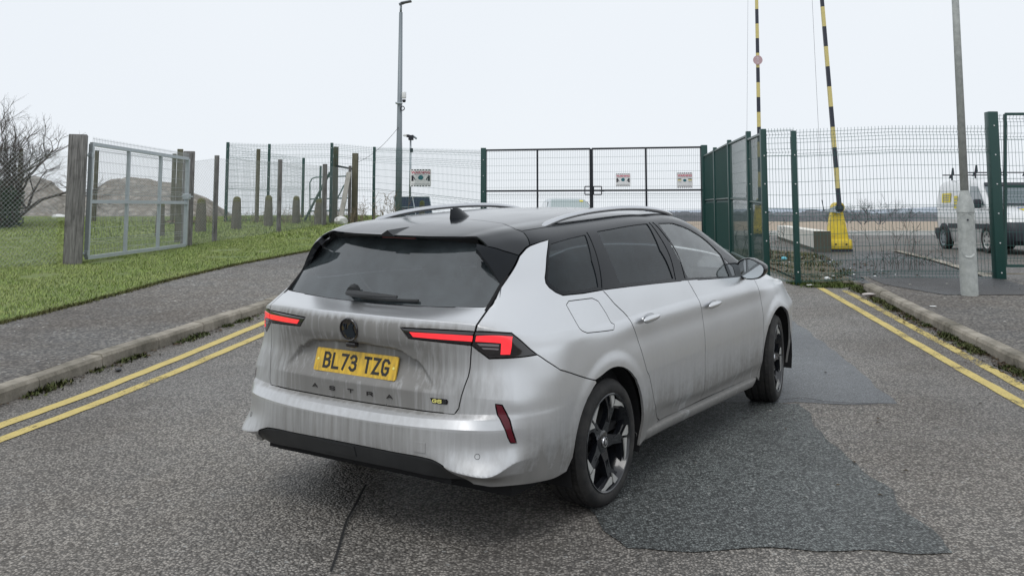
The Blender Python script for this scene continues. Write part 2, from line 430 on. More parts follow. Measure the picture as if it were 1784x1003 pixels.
def panel(name, poly, mat, parent, holes=(), h=.03, off=0., skirt=.014, inset=.0030, mirror=False, fn=None, nfn=None, creases=True, label=None, join=False):
    """a piece of bodywork: polygon in surface coordinates, turned-in edges, true surface normals"""
    fn = fn or body; nfn = nfn or bnormal
    loops = [densify(poly, h)] + [densify(q, h) for q in holes]
    P = []; E = []
    for lp in loops:
        b = len(P); P += lp; E += [(b + i, b + (i + 1) % len(lp)) for i in range(len(lp))]
    q = np.array(P); lo = q.min(0); hi = q.max(0)
    gx = np.arange(lo[0] + h * .5, hi[0], h); gy = np.arange(lo[1] + h * .43, hi[1], h)
    if len(gx) and len(gy):
        G = np.array([(x + (h * .5 if k % 2 else 0), y) for k, y in enumerate(gy) for x in gx])
        G = G[inside(G, poly)]
        for hl in holes: G = G[~inside(G, hl)] if len(G) else G
        if len(G):
            B = np.array(P)
            d = np.min(np.hypot(G[:, None, 0] - B[None, :, 0], G[:, None, 1] - B[None, :, 1]), axis=1)
            G = G[d > h * .45]
            if creases and fn is body:
                for cr_ in CREASE:
                    if lo[1] < sv[cr_] < hi[1]: G = G[np.abs(G[:, 1] - sv[cr_]) > h * .3]
        P += [tuple(g) for g in G]
    if creases and fn is body:
        for cr_ in CREASE:
            if lo[1] + 1e-4 < sv[cr_] < hi[1] - 1e-4:
                xs = np.arange(lo[0], hi[0] + h, h); b = len(P)
                P += [(x, sv[cr_]) for x in xs]; E += [(b + i, b + i + 1) for i in range(len(xs) - 1)]
    r = delaunay_2d_cdt([Vector((float(p[0]), float(p[1]))) for p in P], E, [], 0, 1e-6)
    V = np.array([tuple(v) for v in r[0]]); F = np.array([f for f in r[2] if len(f) == 3])
    c = V[F].mean(axis=1); m = inside(c, poly)
    for hl in holes: m &= ~inside(c, hl)
    _a = V[F[:, 1]] - V[F[:, 0]]; _b = V[F[:, 2]] - V[F[:, 0]]; ar = _a[:, 0] * _b[:, 1] - _a[:, 1] * _b[:, 0]
    lng = np.maximum.reduce([(_a ** 2).sum(1), (_b ** 2).sum(1), ((_b - _a) ** 2).sum(1)])
    m &= np.abs(ar) > .012 * lng * np.minimum(1, lng / (h * h)) * (lng < 9 * h * h) + 1e-9
    F = F[m]; c = c[m]; ar = ar[m]
    if len(F) == 0: print('EMPTY PANEL', name, poly); return [empty(name)] * 2
    used = np.unique(F); mp = -np.ones(len(V), int); mp[used] = np.arange(len(used)); V = V[used]; F = mp[F]
    X = fn(V[:, 0], V[:, 1]); N = nfn(V[:, 0], V[:, 1])
    # orient
    fnm = np.cross(X[F[:, 1]] - X[F[:, 0]], X[F[:, 2]] - X[F[:, 0]])
    flip = np.einsum('ij,ij->i', fnm, N[F].mean(axis=1)) < 0
    same = (flip == (ar > 0)).mean() > .5; flip = (ar > 0) if same else (ar < 0)
    F[flip] = F[flip][:, ::-1]
    # boundary
    cnt = {}
    for f in F:
        for a, b in ((f[0], f[1]), (f[1], f[2]), (f[2], f[0])): cnt[(a, b)] = 1
    bd = [(a, b) for (a, b) in cnt if (b, a) not in cnt and not (join and V[a, 1] > 1.977 and V[b, 1] > 1.977)]
    ins = {}
    for a, b in bd:
        t = X[b] - X[a]; n_ = N[a] + N[b]; d = np.cross(n_, t); d /= max(np.linalg.norm(d), 1e-9)
        for k in (a, b): ins.setdefault(k, []).append(d)
    X = X + N * off
    Xi = X.copy()
    for k, ds in ins.items():
        d = np.sum(ds, axis=0); d /= max(np.linalg.norm(d), 1e-9); Xi[k] = X[k] + d * inset
    X = Xi
    # loop normals, nudged to the face's own side of a crease
    cc = V[F].mean(axis=1)
    LN = []
    for k in range(3):
        p = V[F[:, k]] * .97 + cc * .03
        LN.append(nfn(p[:, 0], p[:, 1]))
    LN = np.stack(LN, 1).reshape(-1, 3)
    vs = list(map(tuple, X)); fs = [tuple(map(int, f)) for f in F]; ln = [tuple(x) for x in LN]
    if skirt > 0:
        idx = {}
        for k in ins:
            idx[k] = len(vs); vs.append(tuple(X[k] - N[k] * skirt))
        for a, b in bd:
            fs.append((int(b), int(a), idx[a], idx[b]))
            t = X[b] - X[a]; s_ = -np.cross(N[a] + N[b], t); s_ /= max(np.linalg.norm(s_), 1e-9)
            ln += [tuple(s_)] * 4
    if join:                                           # right half and its mirror image are one piece
        nvv = len(vs); vs2 = [(x, -y, z) for x, y, z in vs]; o = 0; l2 = []
        for f in fs:
            l2 += [(a, -b, c_) for a, b, c_ in reversed(ln[o:o + len(f)])]; o += len(f)
        fs = fs + [tuple(nvv + i for i in reversed(f)) for f in fs]; vs = vs + vs2; ln = ln + l2
    res = []
    sides = (1, -1) if mirror else (1,)
    for sg in sides:
        if sg == 1: v2, f2, l2 = vs, fs, ln
        else:
            v2 = [(x, -y, z) for x, y, z in vs]; f2 = [tuple(reversed(f)) for f in fs]; l2 = []; o = 0
            for f in fs:
                l2 += [(a, -b, c_) for a, b, c_ in reversed(ln[o:o + len(f)])]; o += len(f)
        ob = mesh_obj(name, v2, f2, mat, parent, smooth=True)
        ob.data.normals_split_custom_set(l2)
        if label: ob['label'] = label[0 if sg == 1 else 1] if isinstance(label, (tuple, list)) else label
        res.append(ob)
    return res
# ------------------------------------------------------------------ car materials
def car_paint():
    m = new_mat('silver_paint', (.62, .63, .64), .25, .9); n = NT(m); b = n.b
    b.inputs['Coat Weight'].default_value = .5; b.inputs['Coat Roughness'].default_value = .2
    oc = n.coord(); x, y, z = n.sep(oc)
    flake = n.noise(oc, 900, 1); big = n.noise(oc, 3.2, 5)
    streak = n.noise(n.coord((38, 38, 2.2)), 1, 4, .6)
    streak2 = n.noise(n.coord((14, 14, .9)), 1, 3, .6)
    splash = n.noise(oc, 26, 6, .7)
    rear = n.mapr(x, -.74, -.87, 0, 1, True)                       # the back of an estate drags up road film
    upper = n.mapr(z, 1.03, .98, 0, 1, True)
    shelf0 = n.math('MAXIMUM', n.mapr(z, .535, .55, .95, 0, True), 0)
    shelf = n.mapr(z, .60, .585, 1, .35, True)
    low = n.mapr(z, .95, .2, 0, 1, True)
    d_rear = n.math('MULTIPLY', n.math('MULTIPLY', rear, upper), n.math('MULTIPLY', shelf, n.math('MULTIPLY_ADD', streak, 1.3, .22)))
    cent = n.mapr(n.math('ABSOLUTE', y), .78, .3, .45, 1, True)
    shelf2 = n.math('MULTIPLY', n.math('MULTIPLY', rear, shelf0), n.math('MULTIPLY_ADD', streak, 1.1, .12)); d_rear = n.math('MAXIMUM', d_rear, shelf2)
    d_rear = n.math('MULTIPLY', d_rear, cent)
    d_side = n.math('MULTIPLY', n.math('POWER', low, 1.6), n.math('MULTIPLY_ADD', streak2, .9, n.math('MULTIPLY_ADD', splash, .5, -.12)))
    d_side = n.math('MULTIPLY', n.math('MULTIPLY', d_side, 1.7), n.mapr(x, -.72, -.84, 1, .25, True))
    und = n.math('MULTIPLY', n.math('MULTIPLY', n.mapr(z, .366, .340, 0, .85, True), n.mapr(x, -.45, -.6, 0, 1)), n.math('MULTIPLY_ADD', splash, .1, .95))
    dirt = n.math('MAXIMUM', n.math('MAXIMUM', d_rear, und), d_side, clamp=True)
    dirt = n.math('ADD', dirt, n.math('MULTIPLY', big, .10), clamp=True)
    dirt = n.math('MINIMUM', dirt, .88)
    col = n.mix(n.math('MULTIPLY', flake, .25), (.70, .71, .725), (.82, .83, .84))
    dcol = n.mix(streak2, (.10, .095, .085), (.21, .20, .185))
    n.base(n.mix(dirt, col, dcol))
    n.l(n.math('MULTIPLY_ADD', dirt, -.9, .88, clamp=True), b.inputs['Metallic'])
    n.rough(n.math('MULTIPLY_ADD', dirt, .42, .28))
    n.l(n.math('MULTIPLY_ADD', dirt, -1.0, .55, clamp=True), b.inputs['Coat Weight'])
    return m
PAINT = car_paint()
def gloss_black():
    m = new_mat('gloss_black', (.012, .013, .015), .12, 0); n = NT(m); n.b.inputs['IOR'].default_value = 1.32
    oc = n.coord(); f = n.noise(oc, 5, 6, .6); n.rough(n.math('MULTIPLY_ADD', f, .14, .04))
    n.base(n.mix(n.math('MULTIPLY', n.noise(oc, 60, 4), .35), (.006, .008, .011), (.014, .016, .018)))
    return m
BLACK = gloss_black(); ROOFM = gloss_black(); ROOFM.name = 'roof_black'; ROOFM.node_tree.nodes['Principled BSDF'].inputs['IOR'].default_value = 1.55
PLAS = new_mat('black_plastic', (.022, .024, .028), .5)
_n = NT(PLAS); _oc = _n.coord(); _n.base(_n.mix(_n.noise(_oc, 7, 6, .65), (.010, .012, .014), (.04, .041, .042)))
DARK = new_mat('dark_liner', (.006, .006, .007), .9)
SEAT = new_mat('seat_fabric', (.02, .021, .024), .8)
RUB = new_mat('tyre_rubber', (.018, .018, .019), .75)
_n = NT(RUB); _oc = _n.coord(); _n.base(_n.mix(_n.ramp(_n.noise(_oc, 9, 6, .7), [(.4, 0), (.75, 1)]), (.010, .010, .0105), (.045, .042, .038)))
CHROME = new_mat('satin_silver', (.62, .63, .65), .28, 1)
ALLOYF = new_mat('alloy_face', (.50, .50, .48), .4, .25)
ALLOYB = new_mat('alloy_black', (.010, .011, .014), .22); ALLOYB.node_tree.nodes['Principled BSDF'].inputs['Coat Weight'].default_value = .5
def glass_mat(name, tint, alpha, rough=.02, dust_sheen=.0, ior=1.5, dc=(.2, .24, .26)):
    m = new_mat(name, (0, 0, 0), rough); t = m.node_tree; b = t.nodes['Principled BSDF']
    tr = t.nodes.new('ShaderNodeBsdfTransparent'); tr.inputs[0].default_value = (*tint, 1)
    gl = t.nodes.new('ShaderNodeBsdfGlossy'); gl.inputs['Roughness'].default_value = rough; gl.inputs[0].default_value = (1, 1, 1, 1)
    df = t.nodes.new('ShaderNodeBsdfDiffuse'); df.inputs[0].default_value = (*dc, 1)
    fr = t.nodes.new('ShaderNodeFresnel'); fr.inputs[0].default_value = ior
    mx0 = t.nodes.new('ShaderNodeMixShader')
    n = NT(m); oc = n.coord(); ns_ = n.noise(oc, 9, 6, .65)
    fac = n.math('MULTIPLY', ns_, dust_sheen * 2, clamp=True)  # film on the glass: dust plus sky reflection painted in as diffuse colour
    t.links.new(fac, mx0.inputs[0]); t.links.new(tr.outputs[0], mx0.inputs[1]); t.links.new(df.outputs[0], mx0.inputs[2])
    mx = t.nodes.new('ShaderNodeMixShader'); t.links.new(fr.outputs[0], mx.inputs[0]); t.links.new(mx0.outputs[0], mx.inputs[1]); t.links.new(gl.outputs[0], mx.inputs[2])
    t.links.new(mx.outputs[0], t.nodes['Material Output'].inputs[0])
    return m
GLASSC = glass_mat('window_glass', (.86, .92, .91), .1, .015, .14, 1.7, (.55, .62, .63))  # pale film colour stands in for the sky mirrored in the clear glass
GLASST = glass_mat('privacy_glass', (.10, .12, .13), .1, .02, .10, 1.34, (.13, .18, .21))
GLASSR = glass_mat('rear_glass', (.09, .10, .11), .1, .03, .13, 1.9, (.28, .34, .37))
REDL = new_mat('lamp_red', (.75, .02, .03), .2); _b = REDL.node_tree.nodes['Principled BSDF']
_b.inputs['Emission Color'].default_value = (1, .035, .045, 1); _b.inputs['Emission Strength'].default_value = .75; _b.inputs['Coat Weight'].default_value = 1
SMOKE = new_mat('lamp_housing', (.010, .008, .010), .1); SMOKE.node_tree.nodes['Principled BSDF'].inputs['Coat Weight'].default_value = 1
REFL = new_mat('reflector_red', (.10, .004, .012), .2)
GREYL = new_mat('lamp_clear', (.22, .2, .21), .2)
def plate_mat():
    m = new_mat('plate_yellow', (.75, .46, .02), .35); n = NT(m); oc = n.coord(); st = n.noise(n.coord((60, 60, 4)), 1, 4)
    n.base(n.mix(n.ramp(st, [(.35, 0), (.75, 1)]), (.80, .50, .03), (.42, .27, .04))); return m
PLATE = plate_mat()
LETTER = new_mat('plate_black', (.012, .012, .012), .4)
YEL2 = new_mat('badge_yellow', (.85, .80, .25), .4)

# ------------------------------------------------------------------ car body pieces
car = empty('estate_car', label='large dirty silver estate car with black roof in the middle of the road', cat='car')
car.matrix_world = CAR_M
gap_side = PX((827.2, 577.7), (829.4, 567), (839.2, 552.6), (848.2, 540), (850.7, 533.8))
gap_low = PX((791.3, 721.2), (799, 711.3), (803.4, 691.6), (809.5, 672), (815.5, 656.5), (818.8, 641.2), (820.2, 620), (821.6, 601.9))
g6 = PX((777, 722.5))[0]
lamp_out = PX((828.1, 577.3), (860, 578.3), (891.3, 579.8), (912, 597), (936.1, 617.5), (915, 621), (894.9, 622.9), (851.8, 624.7), (835, 612.2), (821.6, 601.9))
lamp_in = PX((697.5, 570.3), (760, 573.6), (827.0, 577.5), (821.4, 601.8), (768, 596), (711.3, 589.6))
half = [(0, sv[6]), (.3, sv[6]), (.5, sv[6]), (g6[0] - .02, sv[6])] + gap_low + gap_side + [(.5, sv[14]), (.25, sv[14]), (0, sv[14])]
tail_poly = half[:-1] + mir(half[1:])[:0] + [(0, sv[14])] + [(-s, v) for s, v in reversed(half[1:-1])]
tg = panel('tailgate', tail_poly, PAINT, car, holes=[lamp_in, mir(lamp_in)], h=.0115)[0]
# bumper
brk = XZ((-.187, .667), (-.34, .715), (-.499, .767), (-.60, .825))
dif = [(0, .163), (.3, .163), (.52, .163)] + [(.585, .155), (.635, .115)]
bum_half = dif + [(.70, .03), (.78, .012), (1.0, .012)] + XZ((-.42, .275)) + ARC(0, 184, 112, 12)[1:-1] + brk + \
    [lamp_out[4], lamp_out[5], lamp_out[6], lamp_out[7], lamp_out[8]] + list(reversed(gap_low)) + [(g6[0] - .02, sv[6]), (.5, sv[6]), (.3, sv[6]), (0, sv[6])]
bum_poly = bum_half + [(-s, v) for s, v in reversed(bum_half[1:-1])]
refl = PX((863, 703.5), (875.3, 705.5), (883, 720), (893, 750), (900.5, 771.7), (890, 771.5), (885, 762), (873, 733))
bp = panel('rear_bumper', bum_poly, PAINT, car, holes=[refl, mir(refl)], h=.02)[0]
panel('bumper_reflector', refl, REFL, bp, h=.02, off=-.004, mirror=True)
# lower black valance
dv = [(0, .163), (.3, .163), (.52, .163), (.585, .155), (.635, .115), (.67, .065), (.60, .07), (.50, .08), (.3, .085), (0, .085)]
val = panel('lower_valance', dv + [(-s, v) for s, v in reversed(dv[1:-1])], PLAS, car, h=.025, off=-.003)[0]
panel('tow_cover', [(-.12, .15), (-.12, .105), (.08, .105), (.08, .15)], PLAS, val, h=.03, off=.001, skirt=.004, inset=.001)
# quarter panel with the silver rear pillar
dr_rear = XZ((.027, 1.086), (.122, 1.005), (.20, .955), (.239, .926), (.285, .86), (.317, .806), (.355, .73), (.386, .662), (.424, .60), (.53, .416), (.575, .35), (.61, .315), (.64, .30), vmax=1.1)
q = ARC(0, 112, -14, 22)
win_low = PX((955.8, 417.3), (952.3, 450), (949.5, 484), (951, 493), (957, 501), (968, 509), (980.6, 514.3), (1015, 511), (1047, 505.3))
quarter = brk[::-1][:0] + [brk[0]] + q[1:] + XZ((.37, .215), (.45, .235), (.60, .275)) + list(reversed(dr_rear)) + list(reversed(win_low)) + \
    PX((940, 422), (923.6, 428.2), (916.5, 433), (905.2, 446), (886.5, 481), (874.2, 498.6), (853, 535.5), (840.2, 553.6), (830.6, 567.6), (829.0, 576.8)) + lamp_out[1:5] + list(reversed(brk[1:]))
flap = PX((986.8, 531), (991, 524.5), (1031.6, 519.5), (1042, 524.5), (1056, 546), (1070.5, 565), (1069.3, 574), (1023, 579.4), (1014.5, 576))
panel('quarter_panel', quarter, PAINT, car, holes=[flap], h=.017, creases=False)
panel('fuel_flap', flap, PAINT, car, h=.02, creases=False, inset=.0015)
panel('quarter_panel', [(-s, v) for s, v in quarter], PAINT, car, h=.026)
# doors, wing, bonnet
Bl = XZ((1.285, .285), (1.277, .40), (1.269, .521), (1.264, .70), (1.25, .851), (1.21, .93), (1.165, .985), (1.12, 1.04), vmax=1.05)
Fl = XZ((2.305, .25), (2.33, .35), (2.37, .55), (2.37, .70), (2.355, .80), (2.30, .92), vmax=.9)
dbot = XZ((.66, .293), (.9, .288), (1.1, .285))
fbot = XZ((1.5, .280), (1.8, .272), (2.1, .262))
doorR = list(reversed(dr_rear))[::-1] + dbot + Bl + [(s, 1.0) for s in (2.72, 2.5, 2.3, 2.1, 1.9)]
rdoors = panel('rear_door', doorR, PAINT, car, h=.024, mirror=True)
doorF = [Bl[-1]] + list(reversed(Bl[:-1])) + fbot + Fl + [(4.0, .93), (3.96, 1.0), (3.6, 1.0), (3.3, 1.0), (3.0, 1.0)]
fdoors = panel('front_door', doorF, PAINT, car, h=.024, mirror=True)
wing = [Fl[0]] + XZ((2.36, .215)) + list(reversed(ARC(2.732, 12, 192, 24)))[1:] + XZ((3.108, .22), (3.3, .22)) + [(5.0, .02), (5.5, .05), (5.9, .05), (5.9, .83), (5.2, .83), (4.85, .86), (4.5, .95), (4.15, .99), (4.0, .99), (4.0, .93)] + list(reversed(Fl[1:]))
panel('front_wing', wing, PAINT, car, h=.024, mirror=True)
bon = [(4.0, 1.0), (4.15, .995), (4.5, .955), (4.85, .865), (5.2, .84), (5.9, .84), (5.9, 1.98), (4.0, 1.98), (3.98, 1.4)]
panel('bonnet', bon, PAINT, car, h=.06, join=True)
# sill
mb = MB()
xs = [.385, .5, .7, 1.0, 1.4, 1.8, 2.2, 2.36]
pf = [(.866, .024), (.897, .014), (.900, .004), (.884, -.035), (.84, -.06), (.76, -.08)]
for sg in (-1, 1):
    vs = []
    for k, x in enumerate(xs):
        zz = np.interp(x, [.385, .66, 2.36], [.262, .268, .235]); sq = 1 if 0 < k < 7 else .96
        for y, dz in pf: vs.append((x, sg * y * sq, zz + dz))
    n_ = len(pf); fs = []
    for i in range(len(xs) - 1):
        for j in range(n_ - 1):
            a = i * n_ + j; f = (a, a + 1, a + n_ + 1, a + n_); fs.append(f if sg < 0 else f[::-1])
    mb2 = MB(); mb2.add(vs, fs); mb2.build('sill', PAINT, car, auto=50)
# roof, spoiler, rear fins
rg = PX((898, 399.5), (887, 394), (876.3, 389.5), (857.4, 386.6), (819.5, 382.3))
rail_line = [(s, 1.38) for s in (3.31, 3.0, 2.71, 2.4, 2.11, 1.9, 1.71, 1.5, 1.3)]
rg0 = rg[0]
c0s = rg[-1][0] + .01
roof = [(c0s, 1.98)] + list(reversed(rg)) + [(max(rg0[0] + .03, 1.1), 1.38)] + list(reversed(rail_line))[1:] + [(3.35, 1.5), (3.34, 1.75), (3.32, 1.98)]
panel('roof', roof, ROOFM, car, h=.035, join=True)
te = XY(*[(-.592 - .108 * (1 - (t / 6) ** 2), .476 * t / 6 + .0015) for t in range(6, -1, -1)])
spo_low = PX((904, 445), (877, 437), (850, 429.5))
gapT = PX((904, 445), (915.7, 431.8), (923, 427.4), (920, 415.8), (912.8, 405.6), (905, 402))
spo = [(te[-1][0], 1.98)] + te[::-1] + spo_low[::-1] + gapT[1:] + rg + [(c0s, 1.98)]
spoiler = panel('spoiler', spo, ROOFM, car, h=.02, join=True, skirt=.010)[0]
fin = PX((829.7, 424), (828.6, 433.3), (839.9, 447.8), (853, 463.9), (863.2, 480), (872.3, 497.5), (885, 480)) + spo_low
panel('spoiler_fin', fin, BLACK, car, h=.02, mirror=True, skirt=.03)
# side frame in gloss black with the side glasses
gq = PX((960.2, 425.5), (990, 416.5), (1019.5, 409.4), (1031, 455), (1041.8, 499.3), (1012, 503.5), (982, 506.5), (970, 501.5), (958, 492), (954.5, 484), (957, 450))
gr = PX((1040.5, 403.5), (1085, 395.5), (1127.8, 390), (1150, 436), (1172.5, 484.6), (1125, 489.5), (1080, 493.6), (1060, 448))
gf = PX((1147.5, 389.2), (1171.5, 389.0), (1200.6, 399.5), (1229.8, 418.4), (1256.5, 444.5), (1264, 464), (1270.2, 480.8), (1235, 481.6), (1198.3, 483.4), (1173, 437))
gt = PX((1261.5, 450), (1277, 465), (1281, 479), (1276, 480))
frame = win_low + PX((1120, 497), (1191.9, 489.2), (1240, 486.5), (1283, 484)) + [(3.98, 1.0), (4.04, 1.12), (4.04, 1.38), (3.9, 1.40), (3.66, 1.39), (3.45, 1.385)] + rail_line + [(max(rg0[0] + .03, 1.1), 1.38), rg0] + PX((905, 402), (912.8, 405.6), (920, 415.8), (923, 427.4), (940, 422))
side = panel('window_frame', frame, BLACK, car, holes=[gq, gr, gf, gt], h=.022, mirror=True)
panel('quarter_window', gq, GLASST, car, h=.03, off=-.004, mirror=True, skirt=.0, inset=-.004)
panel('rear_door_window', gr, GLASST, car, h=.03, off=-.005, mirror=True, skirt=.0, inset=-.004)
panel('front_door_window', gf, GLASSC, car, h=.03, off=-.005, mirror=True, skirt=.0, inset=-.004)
panel('quarterlight', gt, SMOKE, car, h=.03, off=-.002, mirror=True, skirt=.0, inset=-.002)
for pl in (PX((1021.8, 404.5), (1035, 401.8), (1073.5, 495.6), (1048.5, 502)), PX((1130.5, 387.5), (1134, 387), (1190.5, 486.4), (1177, 487.6)), PX((1136.6, 387), (1142.5, 387.6), (1192.8, 484.0), (1194.5, 485.6))):
    panel('pillar_cover', pl, BLACK, side[0], h=.03, off=.003, skirt=.003, inset=.001)
# windscreen
ws_ = [(3.36, 1.98), (3.37, 1.75), (3.38, 1.5), (3.40, 1.41), (3.66, 1.42), (3.92, 1.43), (3.98, 1.5), (3.98, 1.98)]
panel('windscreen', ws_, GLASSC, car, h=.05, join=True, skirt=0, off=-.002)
# rear window: its own surface (y, z)
def rgl(y, z):
    y = np.asarray(y, float); z = np.asarray(z, float); k = np.abs(y) / .65
    x = -.822 + (z - 1.055) * .70 + (.06 + .30 * (z - 1.06)) * k ** 2 + .02 * k ** 8
    return np.c_[x, y, z]
def rgn(y, z, e=1e-4):
    a = rgl(np.asarray(y) + e, z) - rgl(np.asarray(y) - e, z); b = rgl(y, np.asarray(z) + e) - rgl(y, np.asarray(z) - e)
    n_ = np.cross(b, a); n_ *= np.where(n_[:, :1] > 0, -1, 1)
    return n_ / np.linalg.norm(n_, axis=1)[:, None]
gl = [(0, 1.058), (.3, 1.061), (.5, 1.067), (.651, 1.073), (.668, 1.11), (.645, 1.18), (.60, 1.25), (.545, 1.32), (.50, 1.36), (0, 1.385)]
gl2 = gl + [(-y, z) for y, z in reversed(gl[1:-1])]
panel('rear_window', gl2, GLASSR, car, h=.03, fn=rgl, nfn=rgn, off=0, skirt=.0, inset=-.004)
# black ceramic border behind the glass
iw = [(0, 1.10), (.3, 1.105), (.5, 1.11), (.585, 1.13), (.56, 1.19), (.50, 1.26), (.45, 1.31), (0, 1.33)]
iw2 = iw + [(-y, z) for y, z in reversed(iw[1:-1])]
panel('glass_border', gl2, SMOKE, car, holes=[iw2], h=.03, fn=rgl, nfn=rgn, off=-.006, skirt=0, inset=-.004)
# spoiler underside
ty = [(0, 0)] ; lip = body(np.array([p[0] for p in te]), np.array([p[1] for p in te]))
mb = MB(); vs = []
edge = [(float(p[0]) + .006, float(p[1]), float(p[2]) - .009) for p in lip]
edge = [(-.598, -.497, 1.325)] + edge[:-1] + [(edge[-1][0], 0, edge[-1][2])]
edge = edge + [(x, -y, z) for x, y, z in reversed(edge[:-1])]
for x, y, z in edge:
    yy = y * .97; zz = 1.372 - .03 * abs(yy) / .5
    vs.append((x, y, z)); vs.append((float(rgl([yy], [zz])[0][0]) - .004, yy, zz))
mb.add(vs, [(2 * i, 2 * i + 2, 2 * i + 3, 2 * i + 1) for i in range(len(edge) - 1)])
mb.build('underside', DARK, spoiler)
mb = MB(); mb.add([(-.702, -.052, 1.374), (-.702, .052, 1.374), (-.70, 0, 1.405), (-.52, -.02, 1.408), (-.52, .02, 1.408), (-.53, 0, 1.414)], [(0, 2, 1), (0, 3, 5, 2), (2, 5, 4, 1), (3, 4, 5), (0, 1, 4, 3)]); mb.build('centre_peak', BLACK, spoiler)
mb = MB(); mb.add([(-.7035, -.046, 1.375), (-.7035, .046, 1.375), (-.7015, 0, 1.402)], [(0, 2, 1)]); mb.build('peak_face', DARK, spoiler)
for sg in (-1, 1):
    sl = PX((846, 541), (850.7, 533.8), (862, 515), (872.3, 497.5), (885, 480)); pp_ = body(np.array([a_[0] for a_ in sl]), np.array([a_[1] for a_ in sl])); nn_ = bnormal(np.array([a_[0] for a_ in sl]), np.array([a_[1] for a_ in sl]))
    pp_ = pp_ - nn_ * .005; mb = MB(); mb.tube([(float(a_[0]), float(a_[1]) * -sg, float(a_[2])) for a_ in pp_], .009, 6); mb.build('window_seal', DARK, car)
# high brake lamp
MB().box((-.60, 0, 1.362), (.02, .22, .010), bev=.003).build('brake_lamp', REFL, spoiler)
# lamps
lo = panel('tail_lamp', lamp_out, SMOKE, car, h=.02, off=-.001, mirror=True)
li = panel('tailgate_lamp', lamp_in, SMOKE, car, h=.02, off=-.001, mirror=True)
for k, sg in ((0, 1), (1, -1)):
    for pl, mt, par in ((PX((829.9, 585), (893, 586), (888.6, 617.2), (871.9, 617.2), (873.2, 597.6), (828.2, 594.6)), REDL, lo),
                        (PX((831, 598.2), (869.5, 600), (869, 603.8), (836, 602)), GREYL, lo),
                        (PX((839, 605.2), (868.8, 606.8), (868.5, 609.5), (842, 608)), GREYL, lo),
                        (PX((713.4, 578.2), (823.8, 584.9), (822.6, 594.6), (768, 590.8), (720, 586.4)), REDL, li)):
        pl = pl if k == 0 else [(-s, v) for s, v in pl]
        panel('light_bar', pl, mt, par[k], h=.02, off=.002, skirt=.004, inset=.0)
# roof rails
for sg in (-1, 1):
    path = [(-.13, .575, 1.412), (-.06, .572, 1.428), (.1, .568, 1.452), (.4, .563, 1.474), (.8, .56, 1.482), (1.15, .562, 1.470), (1.4, .567, 1.445), (1.56, .575, 1.412)]
    mb = MB(); pts = [(x, sg * y, z) for x, y, z in path]
    fine = []
    for i in range(len(pts) - 1):
        for t in range(4):
            a, b = Vector(pts[i]), Vector(pts[i + 1]); fine.append(a.lerp(b, t / 4))
    fine.append(Vector(pts[-1]))
    for _ in range(3): fine = [fine[0]] + [(fine[i - 1] + fine[i] * 2 + fine[i + 1]) / 4 for i in range(1, len(fine) - 1)] + [fine[-1]]
    rad = [min(.019, .006 + .006 * i, .006 + .006 * (len(fine) - 1 - i)) for i in range(len(fine))]
    mb.tube(fine, rad, 10, flat=.8); mb.build('roof_rail', CHROME, car, auto=60)
# shark fin aerial
mb = MB()
st = [(-.145, .004, .052), (-.13, .012, .05), (-.10, .020, .058), (-.05, .027, .050), (0, .026, .030), (.045, .015, .012), (.07, .003, .002)]
vs = []
for x, w_, h_ in st:
    zb = 1.437
    for yy, zz in ((-w_ * 1.5, 0), (-w_, h_ * .3), (-w_ * .28, h_ * .93), (0, h_), (w_ * .28, h_ * .93), (w_, h_ * .3), (w_ * 1.5, 0)): vs.append((x * .95 - .02, yy, zb + zz * 1.15))
fs = [(i * 7 + j, (i + 1) * 7 + j, (i + 1) * 7 + j + 1, i * 7 + j + 1) for i in range(6) for j in range(6)] + [(0, 1, 2, 3, 4, 5, 6)]
mb.add(vs, [f[::-1] for f in fs]); mb.build('aerial', BLACK, car, auto=40)
# handles
for sg in (-1, 1):
    for hx, hz in ((.47, .892), (1.42, .862)):
        yb = .898
        mb = MB(); bm = bmesh.new(); bmesh.ops.create_uvsphere(bm, u_segments=20, v_segments=10, radius=1)
        vs = []
        for v in bm.verts:
            x, y, z = v.co
            vs.append((hx + .105 * (abs(x) ** .8) * (1 if x > 0 else -1), sg * (yb + .026 + .016 * y * sg), hz + .019 * z * (1 - .25 * x) + .004 * x))
        mb.add(vs, [tuple(v.index for v in f.verts) for f in bm.faces]); bm.free()
        hd = mb.build('handle', PAINT, (rdoors if hx < 1 else fdoors)[0 if sg < 0 else 1], smooth=True)
        mb = MB(); vs = []; nn = 24
        for i in range(nn): t = 2 * math.pi * i / nn; vs.append((hx + .01 + .075 * math.cos(t), sg * (yb + .003 + .002 * math.cos(t)), hz - .002 + .027 * math.sin(t)))
        for i in range(nn): t = 2 * math.pi * i / nn; vs.append((hx + .01 + .075 * math.cos(t), sg * (yb - .02), hz - .002 + .027 * math.sin(t)))
        mb.add(vs, [tuple(range(nn))] + [(i, (i + 1) % nn, nn + (i + 1) % nn, nn + i) for i in range(nn)])
        mb.build('handle_recess', DARK if False else PAINT, (rdoors if hx < 1 else fdoors)[0 if sg < 0 else 1], auto=30)
